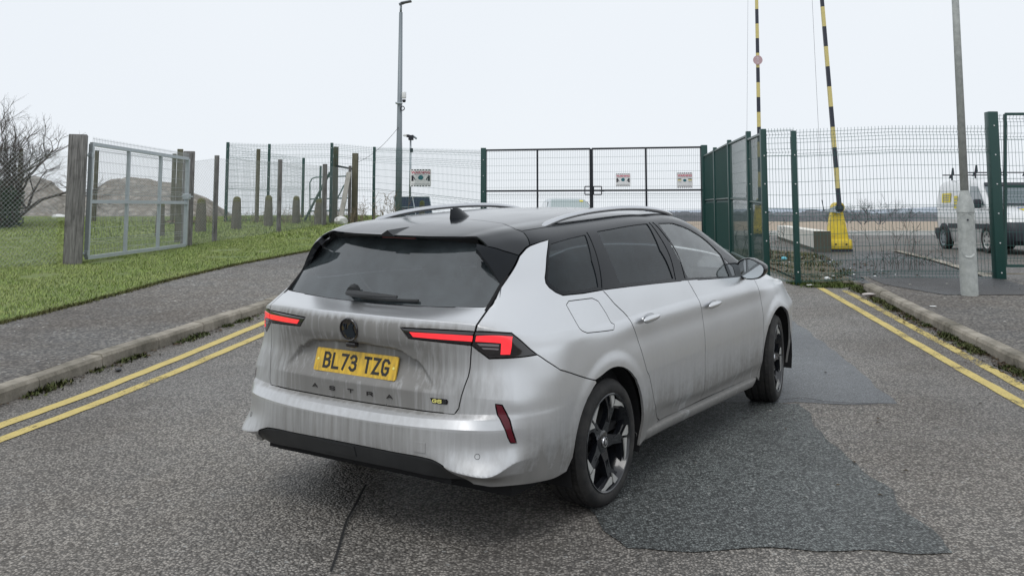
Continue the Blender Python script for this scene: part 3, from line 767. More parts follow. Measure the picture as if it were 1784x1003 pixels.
# mirrors
for sg in (-1, 1):
    ol = [(.837, 1.058), (.850, 1.083), (.884, 1.103), (.925, 1.108), (.96, 1.097), (1.0, 1.076), (1.024, 1.060), (1.034, 1.040), (1.030, 1.01), (1.012, .985), (.985, .967), (.94, .958), (.899, .958), (.86, .975), (.842, .999), (.836, 1.03)]
    cy_ = .94; cz_ = 1.03; mb = MB(); vs = []; n_ = len(ol)
    for x, k in ((2.05, .97), (2.062, 1.0), (2.10, 1.0), (2.15, .93), (2.19, .76), (2.215, .45), (2.22, .1)):
        for y, z in ol: vs.append((x + .05 * (y - cy_), sg * (cy_ + (y - cy_) * k), cz_ + (z - cz_) * k))
    for y, z in ol: vs.append((2.066 + .05 * (y - cy_), sg * (cy_ + (y - cy_) * .88), cz_ + (z - cz_) * .86))
    fs = [(i * n_ + j, i * n_ + (j + 1) % n_, (i + 1) * n_ + (j + 1) % n_, (i + 1) * n_ + j) for i in range(6) for j in range(n_)]
    fs += [tuple(6 * n_ + j for j in range(n_))] + [((j + 1) % n_, j, 7 * n_ + j, 7 * n_ + (j + 1) % n_) for j in range(n_)]
    mb.add(vs, fs)
    mo = mb.build('door_mirror', BLACK, car, auto=50)
    mb = MB(); mb.add([(2.060 + .05 * (y - cy_), sg * (cy_ + (y - cy_) * .885), cz_ + (z - cz_) * .865) for y, z in ol], [tuple(range(n_))])
    mb.build('mirror_glass', new_mat('mirror_glass', (.62, .66, .68), .03, 1), mo)
    mb = MB(); mb.tube([(2.12, sg * .90, .975), (2.11, sg * .86, .962), (2.10, sg * .82, .965)], [.018, .022, .03], 8, flat=.7); mb.build('mirror_arm', PLAS, mo, smooth=True)
# wiper
mb = MB()
def rgp(y, z, o): p = rgl([y], [z])[0]; return (float(p[0]) - o, float(p[1]), float(p[2]) + o * .3)
mb.tube([rgp(.13, 1.083, .045), rgp(.07, 1.082, .05), rgp(-.05, 1.083, .045), rgp(-.17, 1.085, .03)], [.018, .022, .015, .008], 8, flat=.8)
mb.tube([rgp(.13, 1.10, .01), rgp(.12, 1.09, .04)], [.035, .025], 10)
mb.build('wiper_arm', PLAS, car, auto=50)
mb = MB(); mb.tube([rgp(.06, 1.070, .012), rgp(-.1, 1.071, .012), rgp(-.285, 1.078, .012)], .007, 6); mb.build('wiper_blade', PLAS, car)
# number plate: leans back
pc = Vector((-.930, 0, .775)); tl = .28
PM = Matrix.Translation(pc) @ Matrix(((0, 0, -1, 0), (-1, 0, 0, 0), (0, 1, 0, 0), (0, 0, 0, 1)))   # local x -> -y, local y -> z, local z -> -x
PM = Matrix.Translation(pc) @ Matrix.Rotation(tl, 4, 'Y') @ Matrix.Translation(-pc) @ PM
def rrect(w, h, r, n=5):
    out = []
    for cx, cy, a0 in ((w/2-r, h/2-r, 0), (-w/2+r, h/2-r, 90), (-w/2+r, -h/2+r, 180), (w/2-r, -h/2+r, 270)):
        for i in range(n): t = R(a0 + 90 * i / (n - 1)); out.append((cx + r * math.cos(t), cy + r * math.sin(t)))
    return out
plate = MB().prism(rrect(.52, .111, .010), -.004, .004, PM).build('number_plate', PLATE, car)
GL = {'B': [[(0,0),(0,1)],[(0,1),(.62,1),(.95,.86),(.95,.66),(.68,.53),(0,.53)],[(.68,.53),(1,.4),(1,.14),(.65,0),(0,0)]],
 'L': [[(0,1),(0,0),(1,0)]], '7': [[(0,1),(1,1),(.35,0)]], '3': [[(0,.86),(.3,1),(.7,1),(.95,.85),(.95,.65),(.65,.53),(.35,.53)],[(.65,.53),(1,.38),(1,.15),(.7,0),(.3,0),(0,.14)]],
 'T': [[(0,1),(1,1)],[(.5,1),(.5,0)]], 'Z': [[(0,1),(1,1),(0,0),(1,0)]], 'G': [[(1,.85),(.75,1),(.25,1),(0,.8),(0,.2),(.25,0),(.75,0),(1,.2),(1,.45),(.55,.45)]],
 'A': [[(0,0),(.5,1),(1,0)],[(.2,.35),(.8,.35)]], 'S': [[(1,.85),(.8,1),(.2,1),(0,.85),(0,.65),(.2,.53),(.8,.5),(1,.36),(1,.15),(.8,0),(.2,0),(0,.15)]],
 'R': [[(0,0),(0,1),(.8,1),(1,.85),(1,.6),(.8,.47),(0,.47)],[(.6,.47),(1,0)]], 'e': [[(0,.5),(1,.5),(1,.75),(.75,1),(.25,1),(0,.75),(0,.25),(.25,0),(.9,0)]]}
def stroke(mb, ch, x0, y0, w, h, sw, z0, z1, M):
    for pl in GL[ch]:
        pts = [Vector((x0 + sw/2 + p[0] * (w - sw), y0 + sw/2 + p[1] * (h - sw))) for p in pl]
        L, Rr = [], []
        for i, p in enumerate(pts):
            d0 = (p - pts[i-1]).normalized() if i else (pts[1] - p).normalized(); d1 = (pts[i+1] - p).normalized() if i < len(pts)-1 else d0
            b = (d0 + d1).normalized() if (d0 + d1).length > .1 else d0; nn = Vector((-b.y, b.x)); k = sw / 2 / max(.45, nn.dot(Vector((-d0.y, d0.x))))
            ext = b * (sw/2 if i == len(pts)-1 else (-sw/2 if i == 0 else 0)) * (1 if ch not in 'A' else .3)
            L.append(p + nn * k + ext); Rr.append(p - nn * k + ext)
        for i in range(len(pts) - 1): mb.prism([tuple(Rr[i]), tuple(Rr[i+1]), tuple(L[i+1]), tuple(L[i])], z0, z1 + .00002 * i, M)
x = -.205
for ch in 'BL73 TZG':
    if ch == ' ': x += .033; continue
    mb = MB(); stroke(mb, ch, x, -.0395, .048, .079, .0135, .004, .0052, PM); x += .0565; mb.build('letter', LETTER, plate)
for sx in (-.24, .24): mb = MB(); mb.lathe([(.0, .0075), (.005, .007), (.007, .004)], 10, PM @ Matrix.Translation((sx, 0, 0))); mb.build('screw', YEL2, plate)
def on_body(s_, v_, up=.0):
    p = body([s_], [v_])[0]; n_ = bnormal([s_], [v_])[0]; e = 1e-3
    a = body([s_ + e], [v_])[0] - p; a /= np.linalg.norm(a); b = np.cross(n_, a); 
    return Matrix(((a[0], b[0], n_[0], p[0] + n_[0] * up), (a[1], b[1], n_[1], p[1] + n_[1] * up), (a[2], b[2], n_[2], p[2] + n_[2] * up), (0, 0, 0, 1)))
# model lettering, badge
mb = MB()
for ch, px in zip('ASTRA', ((540.6, 667.5), (575.2, 673.5), (612, 679.5), (650, 685.2), (692, 691))):
    q = PX(px)[0] if px[0] > 610 else None
    y_ = {540.6: .235, 575.2: .118, 612: 0, 650: -.118, 692: -.235}[px[0]]
    M_ = on_body(-y_ * 1.0, .463, .001); mb = MB()
    stroke(mb, ch, -.018, -.010, .036, .020, .0034, 0, .003, M_)
    mb.build('letter', SMOKE, tg)
M_ = on_body(PX((765, 698.5))[0][0], PX((765, 698.5))[0][1], .001)
mb = MB(); mb.prism([(-.045, .012), (.04, .012), (.045, .004), (.045, -.004), (.04, -.011), (-.032, -.011)], 0, .002, M_); bd_ = mb.build('badge', SMOKE, tg)
for ch, x in (('G', -.033), ('S', -.008)): mb = MB(); stroke(mb, ch, x, -.008, .022, .016, .0034, .002, .0035, M_); mb.build('badge_letter', YEL2, tg)
mb = MB(); stroke(mb, 'e', .02, -.009, .018, .018, .0034, .002, .0045, M_); mb.build('badge_letter', PLAS, tg)
Me = on_body(0, .765, .002)
mb = MB(); mb.lathe([(.050, 0), (.050, .006), (.053, .008), (.056, .006), (.057, 0)], 40, Me); mb.lathe([(0, .001), (.05, .001)], 40, Me)
em = mb.build('emblem', SMOKE, tg, auto=50)
mb = MB()
gr_ = [(-.012, -.040), (.034, -.036), (.040, -.02), (.030, -.004), (.026, .012), (.033, .020), (.030, .026), (.022, .026), (.016, .036), (.011, .026), (.0, .02), (-.006, .006), (-.010, .0), (-.034, -.006), (-.040, -.014), (-.02, -.016), (-.036, -.028), (-.02, -.026)]
mb.prism(gr_, .001, .005, Me)
mb.prism([(-.036, .026), (-.028, .026), (-.024, .008), (-.018, .026), (-.010, .026), (-.019, -.002), (-.027, -.002)], .001, .005, Me)
mb.build('emblem_relief', new_mat('emblem_metal', (.03, .04, .055), .25, .6), tg)
# camera and handle under the lip above the plate
MB().box((-.955, .0, .868), (.03, .06, .022), bev=.005).build('tailgate_camera', SMOKE, tg)
# bumper details
M_ = on_body(*PX((831.5, 795))[0], .0006); mb = MB(); mb.lathe([(.0105, 0), (.0105, .001), (.0125, .001), (.0125, 0)], 20, M_); mb.build('parking_sensor', LETTER, bp)
M2 = on_body(-PX((831.5, 795))[0][0], PX((831.5, 795))[0][1], .0006); mb = MB(); mb.lathe([(.0105, 0), (.0105, .001), (.0125, .001), (.0125, 0)], 20, M2); mb.build('parking_sensor', LETTER, bp)
pc_ = PX((721, 768), (741, 771), (741, 789), (722, 786))
panel('tow_eye_cover', pc_, PAINT, bp, h=.012, off=.003, skirt=.004, inset=.0002, creases=False)
# underbody, liners, interior
mb = MB(); mb.box((1.3, 0, .24), (4.0, 1.5, .06)); mb.box((-.80, 0, .34), (.26, 1.15, .08)); mb.box((-.74, 0, .45), (.2, 1.3, .2))
mb.build('underbody', DARK, car)
for wx in (0, 2.732):
    for sg in (-1, 1):
        mb = MB(); vs = []
        for y in (.50, .885):
            for i in range(17):
                t = R(-20 + 220 * i / 16); vs.append((wx + .392 * math.cos(t), sg * y, .318 + .392 * math.sin(t)))
        mb.add(vs, [(i, i + 1, 17 + i + 1, 17 + i) for i in range(16)] + [tuple(range(17))]); mb.build('wheel_arch_liner', DARK, car)
cab = MB()
cab.box((1.0, 0, .36), (3.3, 1.66, .04))
for sg in (-1, 1):
    cab.box((1.0, sg * .78, .64), (3.0, .04, .58))
cab.box((-.78, 0, .72), (.03, 1.1, .60)); cab.box((2.45, 0, .68), (.05, 1.5, .6))
cab.box((-.33, 0, .93), (.9, 1.30, .02))
cab.build('cabin_lining', DARK, car)
cab = MB(); cab.box((2.32, 0, .93), (.35, 1.46, .12), bev=.03); cab.box((2.1, .36, .98), (.12, .36, .08), bev=.02); cab.build('dashboard', SEAT, car)
mb = MB(); pts = [(1.93 + .05 * math.sin(t), -.36 + .18 * math.cos(t), .93 + .17 * math.sin(t)) for t in [2 * math.pi * i / 24 for i in range(25)]]
mb.tube(pts, .015, 6, caps=False); mb.box((1.94, -.36, .92), (.04, .2, .09), bev=.015); mb.build('steering_wheel', SEAT, car, auto=60)
def seat(x, y, w):
    mb = MB(); mb.box((x + .22, y, .52), (.5, w, .14), bev=.04)
    mb.box((x - .06, y, .80), (.13, w, .55), Matrix.Rotation(-.25, 3, 'Y'), taper=.85, bev=.04)
    mb.box((x - .16, y, 1.13), (.08, min(w, .26), .17), Matrix.Rotation(-.2, 3, 'Y'), taper=.85, bev=.03)
    mb.tube([(x - .15, y - .05, 1.0), (x - .16, y - .05, 1.1)], .008, 6); mb.tube([(x - .15, y + .05, 1.0), (x - .16, y + .05, 1.1)], .008, 6)
    mb.build('seat', SEAT, car, auto=50)
for y in (-.37, .37): seat(1.35, y, .5); seat(.42, y, .52)
seat(.42, 0, .22)
mb = MB(); mb.box((.55, 0, 1.40), (1.9, 1.08, .015)); mb.build('headlining', new_mat('headlining', (.30, .31, .31), .9), car)
mb = MB(); mb.box((1.98, .02, 1.27), (.02, .22, .06), bev=.01); mb.build('interior_mirror', SEAT, car)

# ---- wheels
def wheel(x, y, steer, sg):
    w = bpy.data.objects.new('wheel', None); COL.objects.link(w); w.parent = car; w.location = (x, y, .318)
    w.rotation_euler = (0, 0, steer); w.empty_display_size = .1
    # local: axis along y, outer side is -y*... sg = -1 right side
    A = Matrix.Rotation(R(90), 4, 'X') if sg < 0 else Matrix.Rotation(R(-90), 4, 'X')     # local z -> outward
    t = MB(); hw = .1125
    prof = [(.240, hw - .012), (.246, hw - .004), (.262, hw + .002), (.285, hw + .003), (.302, hw - .006), (.313, hw - .022)]
    gro = []
    for k, zz in enumerate([hw - .026, .056, .052, .044, .040, .006, .002, -.006, -.010, -.044, -.048, -.056, -.060, -.09]):
        gro.append(((.318 if k in (0, 1, 4, 5, 8, 9, 12, 13) else .310) - (.0015 if abs(zz) > .05 else 0), zz))
    prof2 = prof + gro + [(.300, -hw + .004), (.270, -hw), (.24, -hw + .01)]
    t.lathe(prof2, 72, A); ty = t.build('tyre', RUB, w, auto=40)
    tb = MB()
    for i in range(72):                                    # shoulder blocks
        a = 2 * math.pi * i / 72
        M_ = A @ Matrix.Rotation(a, 4, 'Z')
        tb.add([M_ @ Vector(p) for p in ((.3135, -.008, hw - .023), (.3135, .008, hw - .023), (.3195, .008, .062), (.3195, -.008, .062), (.310, -.008, .06), (.310, .008, .06))], [(0, 1, 2, 3), (0, 3, 4), (1, 5, 2), (0, 4, 5, 1)])
    so = tb.build('tread', RUB, ty); so['kind'] = 'stuff'
    r = MB(); r.lathe([(.243, hw - .006), (.247, hw - .002), (.243, hw + .001), (.237, hw - .002), (.232, hw - .016), (.226, hw - .03), (.205, .03), (.2, -.09), (.24, -.1)], 60, A)
    rm = r.build('rim', ALLOYB, w, auto=40)
    b = MB(); b.lathe([(.0, -.02), (.2, -.02)], 30, A); b.lathe([(.06, -.018), (.06, 0), (.14, 0), (.145, -.018)], 30, A); b.build('brake_disc', PLAS, w, auto=30)
    sp = MB(); f1 = MB(); 
    def pol(rr, dg): return (rr * math.cos(R(dg)), rr * math.sin(R(dg)))
    for k in range(5):
        a = (68 + 72 * k) * (1) ; 
        if sg > 0: pass
        fl = 1 if sg < 0 else -1
        def Q(rr, dd): return pol(rr, fl * (a + dd) + (0 if fl > 0 else 0))
        def slab(pts, z, th, mbx, dome=0):
            p = [Q(*q_) for q_ in pts]
            if fl < 0: p = p[::-1]
            top = [Vector((x_, y_, z + zz)) for (x_, y_), zz in zip(p, dome if fl > 0 else dome[::-1])] if dome else [Vector((x_, y_, z)) for x_, y_ in p]
            n_ = len(p); c_ = [v - Vector((0, 0, th)) for v in top]
            mbx.add([A @ v for v in top + c_], [tuple(range(n_)), tuple(range(2 * n_ - 1, n_ - 1, -1))] + [(i, n_ + i, n_ + (i + 1) % n_, (i + 1) % n_) for i in range(n_)])
        zf = hw - .012
        slab([(.058, -38), (.10, -15), (.186, -9), (.19, 4), (.10, 13), (.058, 32)], zf - .016, .03, sp, [-.012, -.004, .008, .008, -.004, -.012])
        slab([(.180, -4), (.190, -12), (.226, -27), (.238, -34), (.238, -28.5), (.222, -21.5)], zf - .004, .03, sp)
        slab([(.10, -4), (.182, -8), (.232, -36), (.238, -40), (.238, -30), (.190, -1)], zf - .014, .03, sp)
        slab([(.10, 4), (.175, 0), (.225, 1), (.238, 6), (.238, 20), (.225, 22), (.165, 10)], zf - .014, .03, sp)
        for pf_ in ([(.186, -2), (.221, -2), (.238, -25), (.238, -33), (.222, -24)], [(.172, 3), (.221, 1.5), (.238, 5), (.236, 14)]):
            f1 = MB(); slab(pf_, zf + .002, .008, f1); f1.build('spoke_facing', ALLOYF, w)
    sp.lathe([(.062, -.0), (.062, zf - .03), (.045, zf - .022), (.0, zf - .022)], 30, A)
    sp.build('spokes', ALLOYB, w, auto=30)
    hc = MB(); hc.lathe([(.0, zf - .012), (.022, zf - .013), (.028, zf - .018), (.029, zf - .03)], 24, A); h_ = hc.build('hub_cap', SMOKE, w, auto=50)
    hm = MB(); hm.lathe([(.022, zf - .012), (.025, zf - .0115), (.027, zf - .016)], 24, A); hm.prism([(-.014, .012), (-.009, .012), (-.004, -.002), (.004, .010), (.014, .004), (.010, -.008), (-.002, -.014), (-.010, -.004)], zf - .0125, zf - .0105, A); hm.build('hub_emblem', CHROME, w)
    for k in range(5):
        bl = MB(); bl.lathe([(.008, 0), (.008, zf - .028), (0, zf - .027)], 8, A @ Matrix.Translation((*pol(.045, 36 + 68 + 72 * k), 0))); bl.build('wheel_bolt', ALLOYB, w)
    return w
wheel(0, -.785, 0, -1); wheel(0, .785, 0, 1)
wheel(2.732, -.785, R(10), -1); wheel(2.732, .785, R(10), 1)
# ------------------------------------------------------------------ the place
LOW = [(-40, -1.84), (0, 0), (15, .69), (17, .765), (20, .84), (25, .895), (40, .93), (100, .95), (5000, .95)]
HI = [(-40, -1.84), (0, 0), (15, .69), (20, .92), (26, 1.22), (30, 1.44), (36, 1.58), (60, 1.78), (100, 1.85), (5000, 1.85)]
_l = np.array(LOW, float).T; _h = np.array(HI, float).T
def zt(x, y):
    x = np.asarray(x, float); y = np.asarray(y, float)
    l = np.interp(y, *_l); h = np.interp(y, *_h); t = np.clip((x + .5) / -4., 0, 1); w = t * t * (3 - 2 * t)
    return l * (1 - w) + h * w
def gray(u, v):
    x = (u - 892) / F_PX; c = -(v - PY) / F_PX
    return np.array([x, math.cos(PITCH) - c * math.sin(PITCH), math.sin(PITCH) + c * math.cos(PITCH)])
def G(u, v):
    """ground point on the line of sight"""
    d = gray(u, v); t = np.linspace(1, 200, 8000); f = CAM_H + d[2] * t - zt(d[0] * t, d[1] * t); k = int(np.argmax(f <= 0))
    return (float(d[0] * t[k]), float(d[1] * t[k]))
def A(u, v, y):
    d = gray(u, v); t = y / d[1]; return Vector((d[0] * t, y, CAM_H + d[2] * t))
Z = lambda x, y: float(zt(x, y))

def sheet(name, poly, off, mat, h=.5, kind='structure', wob=0., parent=None, thick=0):
    P = densify(poly, h)
    if wob: P = [(x + wob * noise.noise(Vector((x * 3, y * 3, 5))), y + wob * noise.noise(Vector((x * 3, y * 3, 9)))) for x, y in P]
    E = [(i, (i + 1) % len(P)) for i in range(len(P))]; q = np.array(P); lo, hi = q.min(0), q.max(0)
    gx = np.arange(lo[0], hi[0], h); gy = np.arange(lo[1], hi[1], h); Gd = np.array([(x, y) for y in gy for x in gx]) if len(gx) and len(gy) else np.zeros((0, 2))
    if len(Gd): Gd = Gd[inside(Gd, P)]
    r = delaunay_2d_cdt([Vector((float(a), float(b))) for a, b in list(P) + [tuple(g) for g in Gd]], E, [], 0, 1e-6)
    V = np.array([tuple(v) for v in r[0]]); F = np.array([f for f in r[2] if len(f) == 3]); F = F[inside(V[F].mean(axis=1), P)]
    z = zt(V[:, 0], V[:, 1]) + off
    vs = [(x, y, zz) for (x, y), zz in zip(V, z)]; fs = [tuple(map(int, f)) for f in F]
    fs = [f if ((V[f[1]][0]-V[f[0]][0])*(V[f[2]][1]-V[f[0]][1])-(V[f[1]][1]-V[f[0]][1])*(V[f[2]][0]-V[f[0]][0])) > 0 else f[::-1] for f in fs]
    o = mesh_obj(name, vs, fs, mat, parent, smooth=True)
    if kind and not parent: o['kind'] = kind
    return o

def asphalt(name, light, dark, chip=85, bumpd=.006, rough=(.55, .8), damp=.4, brown=.3, wh=.965):
    m = new_mat(name, light, .7); n = NT(m); oc = n.coord()
    v1 = n.vor(oc, chip); v1c = n.vor(oc, chip, out='Color'); v2 = n.vor(oc, chip * 1.9)
    big = n.noise(oc, .55, 5, .6); mid = n.noise(oc, 4, 5, .65); fine = n.noise(oc, 240, 2)
    cs = n.sep(v1c)[0]
    col = n.mix(n.ramp(cs, [(.15, 0), (.85, 1)]), dark, light)
    col = n.mix(n.ramp(v1, [(.35, 0), (.62, .75)]), col, tuple(c * .28 for c in dark))
    col = n.mix(n.math('MULTIPLY', n.ramp(big, [(.4, 0), (.62, 1)]), brown), col, n.mix(.5, col, (.16, .12, .085)))
    col = n.mix(n.math('MULTIPLY', n.ramp(mid, [(.45, 0), (.7, 1)]), .35), col, n.mix(.5, col, (.05, .05, .05)))
    white = n.ramp(n.sep(n.vor(oc, chip * .45, out='Color'))[1], [(wh, 0), (wh + .015, 1)])
    dist = n.ramp(n.vor(oc, chip * .45), [(.25, 1), (.35, 0)])
    col = n.mix(n.math('MULTIPLY', n.math('MULTIPLY', white, dist), .7), col, (.5, .5, .48))
    n.base(n.mix(n.math('MULTIPLY', n.ramp(n.noise(oc, .33, 3, .5), [(.40, 0), (.6, 1)]), .6), col, n.mix(1, col, (.55, .55, .57), 'MULTIPLY')))
    h = n.math('SUBTRACT', n.math('MULTIPLY', mid, .4), n.math('ADD', v1, n.math('MULTIPLY', v2, .35)))
    n.bump(h, 1, bumpd)
    r = n.math('MULTIPLY_ADD', n.ramp(big, [(.35, 0), (.65, 1)]), rough[1] - rough[0], rough[0])
    n.rough(r)
    return m
ROAD = asphalt('old_asphalt', (.56, .52, .465), (.15, .138, .122), 74, .015, (.40, .68))
PATCH = asphalt('patched_asphalt', (.27, .295, .285), (.035, .040, .039), 85, .010, (.42, .6), brown=.05)
WET = asphalt('smooth_asphalt', (.22, .235, .25), (.09, .10, .11), 110, .004, (.33, .5), brown=.05)
PAVE = asphalt('pavement_asphalt', (.36, .335, .295), (.085, .08, .074), 36, .012, (.5, .75), brown=.6, wh=.93)
PAVED = asphalt('dark_pavement', (.13, .135, .14), (.07, .072, .075), 110, .003, (.5, .7), brown=.2)
YARD = asphalt('yard_tarmac', (.24, .23, .215), (.15, .145, .135), 30, .006, (.6, .8), brown=.7)
def soil_mat(name, a, b, c, sc=3):
    m = new_mat(name, a, .95); n = NT(m); oc = n.coord()
    x = n.noise(oc, sc, 7, .65); y = n.noise(oc, sc * 9, 5, .7)
    n.base(n.mix(n.ramp(y, [(.4, 0), (.65, .7)]), n.mix(n.ramp(x, [(.38, 0), (.62, 1)]), a, b), c)); n.bump(y, .8, .03); return m
DIRT = soil_mat('dirt', (.13, .105, .075), (.20, .17, .125), (.07, .075, .035))
TURF = soil_mat('turf_soil', (.13, .20, .05), (.20, .25, .08), (.14, .13, .07), 1.5)
FIELD = soil_mat('field_soil', (.36, .27, .20), (.30, .25, .19), (.42, .35, .27), .08)
CONC = new_mat('concrete', (.27, .24, .20), .85)
_n = NT(CONC); _oc = _n.coord(); _a = _n.noise(_oc, 2.2, 6, .7); _b = _n.noise(_oc, 60, 3)
_n.base(_n.mix(_n.ramp(_a, [(.35, 0), (.68, 1)]), _n.mix(_b, (.30, .265, .21), (.46, .42, .36)), (.11, .10, .075))); _n.bump(_n.noise(_oc, 45, 5, .7), .7, .01)

# ground sheet to the horizon
xs = [-4000, -900, -300, -120, -60] + list(np.arange(-40, 41, 1.0)) + [60, 120, 300, 900, 4000]
ys = list(np.arange(-30, 70, 1.0)) + [80, 100, 150, 300, 900, 2500, 4500]
vs = [(x, y, Z(x, y)) for y in ys for x in xs]; nx = len(xs)
fs = [(j * nx + i, j * nx + i + 1, (j + 1) * nx + i + 1, (j + 1) * nx + i) for j in range(len(ys) - 1) for i in range(nx - 1)]
mesh_obj('ground', vs, fs, DIRT, smooth=True)['kind'] = 'structure'

LK = [(-4.85, -6), (-4.35, 2), (-3.98, 5.5), (-3.74, 7.38), (-3.55, 8.95), (-3.37, 9.9), (-3.2, 11.0), (-3.0, 12.2), (-2.75, 14), (-2.4, 17), (-2.0, 20), (-1.4, 24), (-.9, 27.2)]
RK = [(2.9, -6), (3.55, 2), (4.06, 6), (4.34, 8.58), (4.49, 9.9), (4.66, 11.5), (4.86, 13), (5.05, 14.6)]
GE = [(-6.1, -6), (-5.8, 2), (-5.6, 7), (-5.40, 10.6), (-5.23, 12.1), (-5.04, 14.9), (-4.78, 17), (-4.08, 20.3), (-3.2, 23.5), (-2.4, 27)]
def off_line(L, d):
    out = []
    for i, p in enumerate(L):
        a = Vector(L[max(i - 1, 0)]); b = Vector(L[min(i + 1, len(L) - 1)]); t = (b - a).normalized(); out.append((p[0] + t.y * d, p[1] - t.x * d))
    return out
sheet('road', LK + [(5.1, 27.2), (4.35, 15.3), (4.95, 15.0)] + list(reversed(RK)), .004, ROAD, .4)
sheet('yard', [(-.6, 27.2), (5.05, 27), (5.2, 19), (4.7, 15.6), (7.6, 15.3), (30, 14), (60, 14), (60, 45), (-2, 45)], .003, YARD, 1.2)
sheet('field', [(-.4, 45.5), (80, 45.5), (400, 60), (900, 900), (-.4, 900)], .02, FIELD, 40)
_mb = MB(); _mb.box((40, 45.2, 1.02), (66, .6, .22)); _o = _mb.build('concrete_kerb', new_mat('pale_concrete', (.55, .55, .53), .8)); _o['kind'] = 'structure'
sheet('yard_path', [(5.35, 15.35), (7.5, 15.35), (9.2, 24.5), (7.2, 24.5), (6.6, 22)], .007, PAVED, .5)
sheet('kerb_line', [(7.45, 15.3), (7.62, 15.3), (9.5, 24.5), (9.3, 24.5)], .03, CONC, .4)
# asphalt repairs
pa = [G(*p) for p in ((1384, 560), (1470, 625), (1562, 705), (1440, 705), (1385, 700), (1300, 706), (1180, 690), (1150, 600), (1250, 560))]
sheet('road_patch', pa, .006, WET, .15, wob=.04)
pb = [G(*p) for p in ((1390, 703), (1450, 775), (1560, 870), (1662, 968), (1500, 966), (1300, 962), (1080, 966), (1046, 930), (1036, 890), (960, 860), (900, 780), (1000, 700), (1200, 700))]
sheet('road_patch', pb, .0085, PATCH, .12, wob=.07)
CRK = new_mat('crack_tar', (.012, .012, .012), .9)
for pts in ([(1365, 699), (1400, 697), (1440, 703), (1500, 706), (1562, 707)], [(640, 850), (620, 885), (604, 915), (590, 955), (575, 1003)]):
    gp = [G(*p) for p in pts]; up = off_line(gp, .006); dn = off_line(gp, -.006)
    sheet('road_crack', up + list(reversed(dn)), .016, CRK, .05, wob=.012)
# yellow lines
def yl_mat(wear):
    m = new_mat('yellow_paint', (.62, .47, .10), .7); n = NT(m); oc = n.coord()
    w1 = n.noise(oc, 55, 4, .7); w2 = n.noise(oc, 3, 4, .6); v = n.vor(oc, 80)
    msk = n.ramp(n.math('ADD', n.math('MULTIPLY', w1, .7), n.math('MULTIPLY', w2, .45)), [(wear - .03, 1), (wear + .03, 0)])
    n.base(n.mix(n.noise(oc, 9, 5, .7), (.74, .59, .18), (.42, .33, .13)))
    n.l(msk, n.b.inputs['Alpha']); n.bump(n.math('MULTIPLY', v, -1), 1, .006); return m
YA, YB, YC, YD = yl_mat(.71), yl_mat(.655), yl_mat(.615), yl_mat(.665)
def stripe(pts, w, mat):
    fine = []
    for a, b in zip(pts, pts[1:]):
        for t in range(6): fine.append((a[0] + (b[0] - a[0]) * t / 6, a[1] + (b[1] - a[1]) * t / 6))
    fine.append(pts[-1])
    sheet('yellow_line', off_line(fine, w / 2) + list(reversed(off_line(fine, -w / 2))), .009, mat, .25, wob=.012)
stripe([(-3.98, 3.0), (-3.62, 5.6), (-3.43, 6.79), (-3.24, 7.78), (-3.03, 9.34), (-2.80, 11.36), (-2.5, 14), (-2.1, 17.5)], .105, YA)
stripe([(-3.75, 3.0), (-3.42, 5.4), (-3.25, 6.45), (-3.06, 7.37), (-2.84, 8.73), (-2.60, 10.57), (-2.3, 13.5), (-1.9, 17)], .095, YB)
stripe([(3.40, 4.0), (3.74, 7.42), (3.92, 9.22), (4.18, 11.49), (4.52, 14.7)], .10, YD)
stripe([(3.66, 4.0), (3.98, 7.6), (4.18, 9.22), (4.36, 10.79), (4.78, 14.4)], .10, YC)
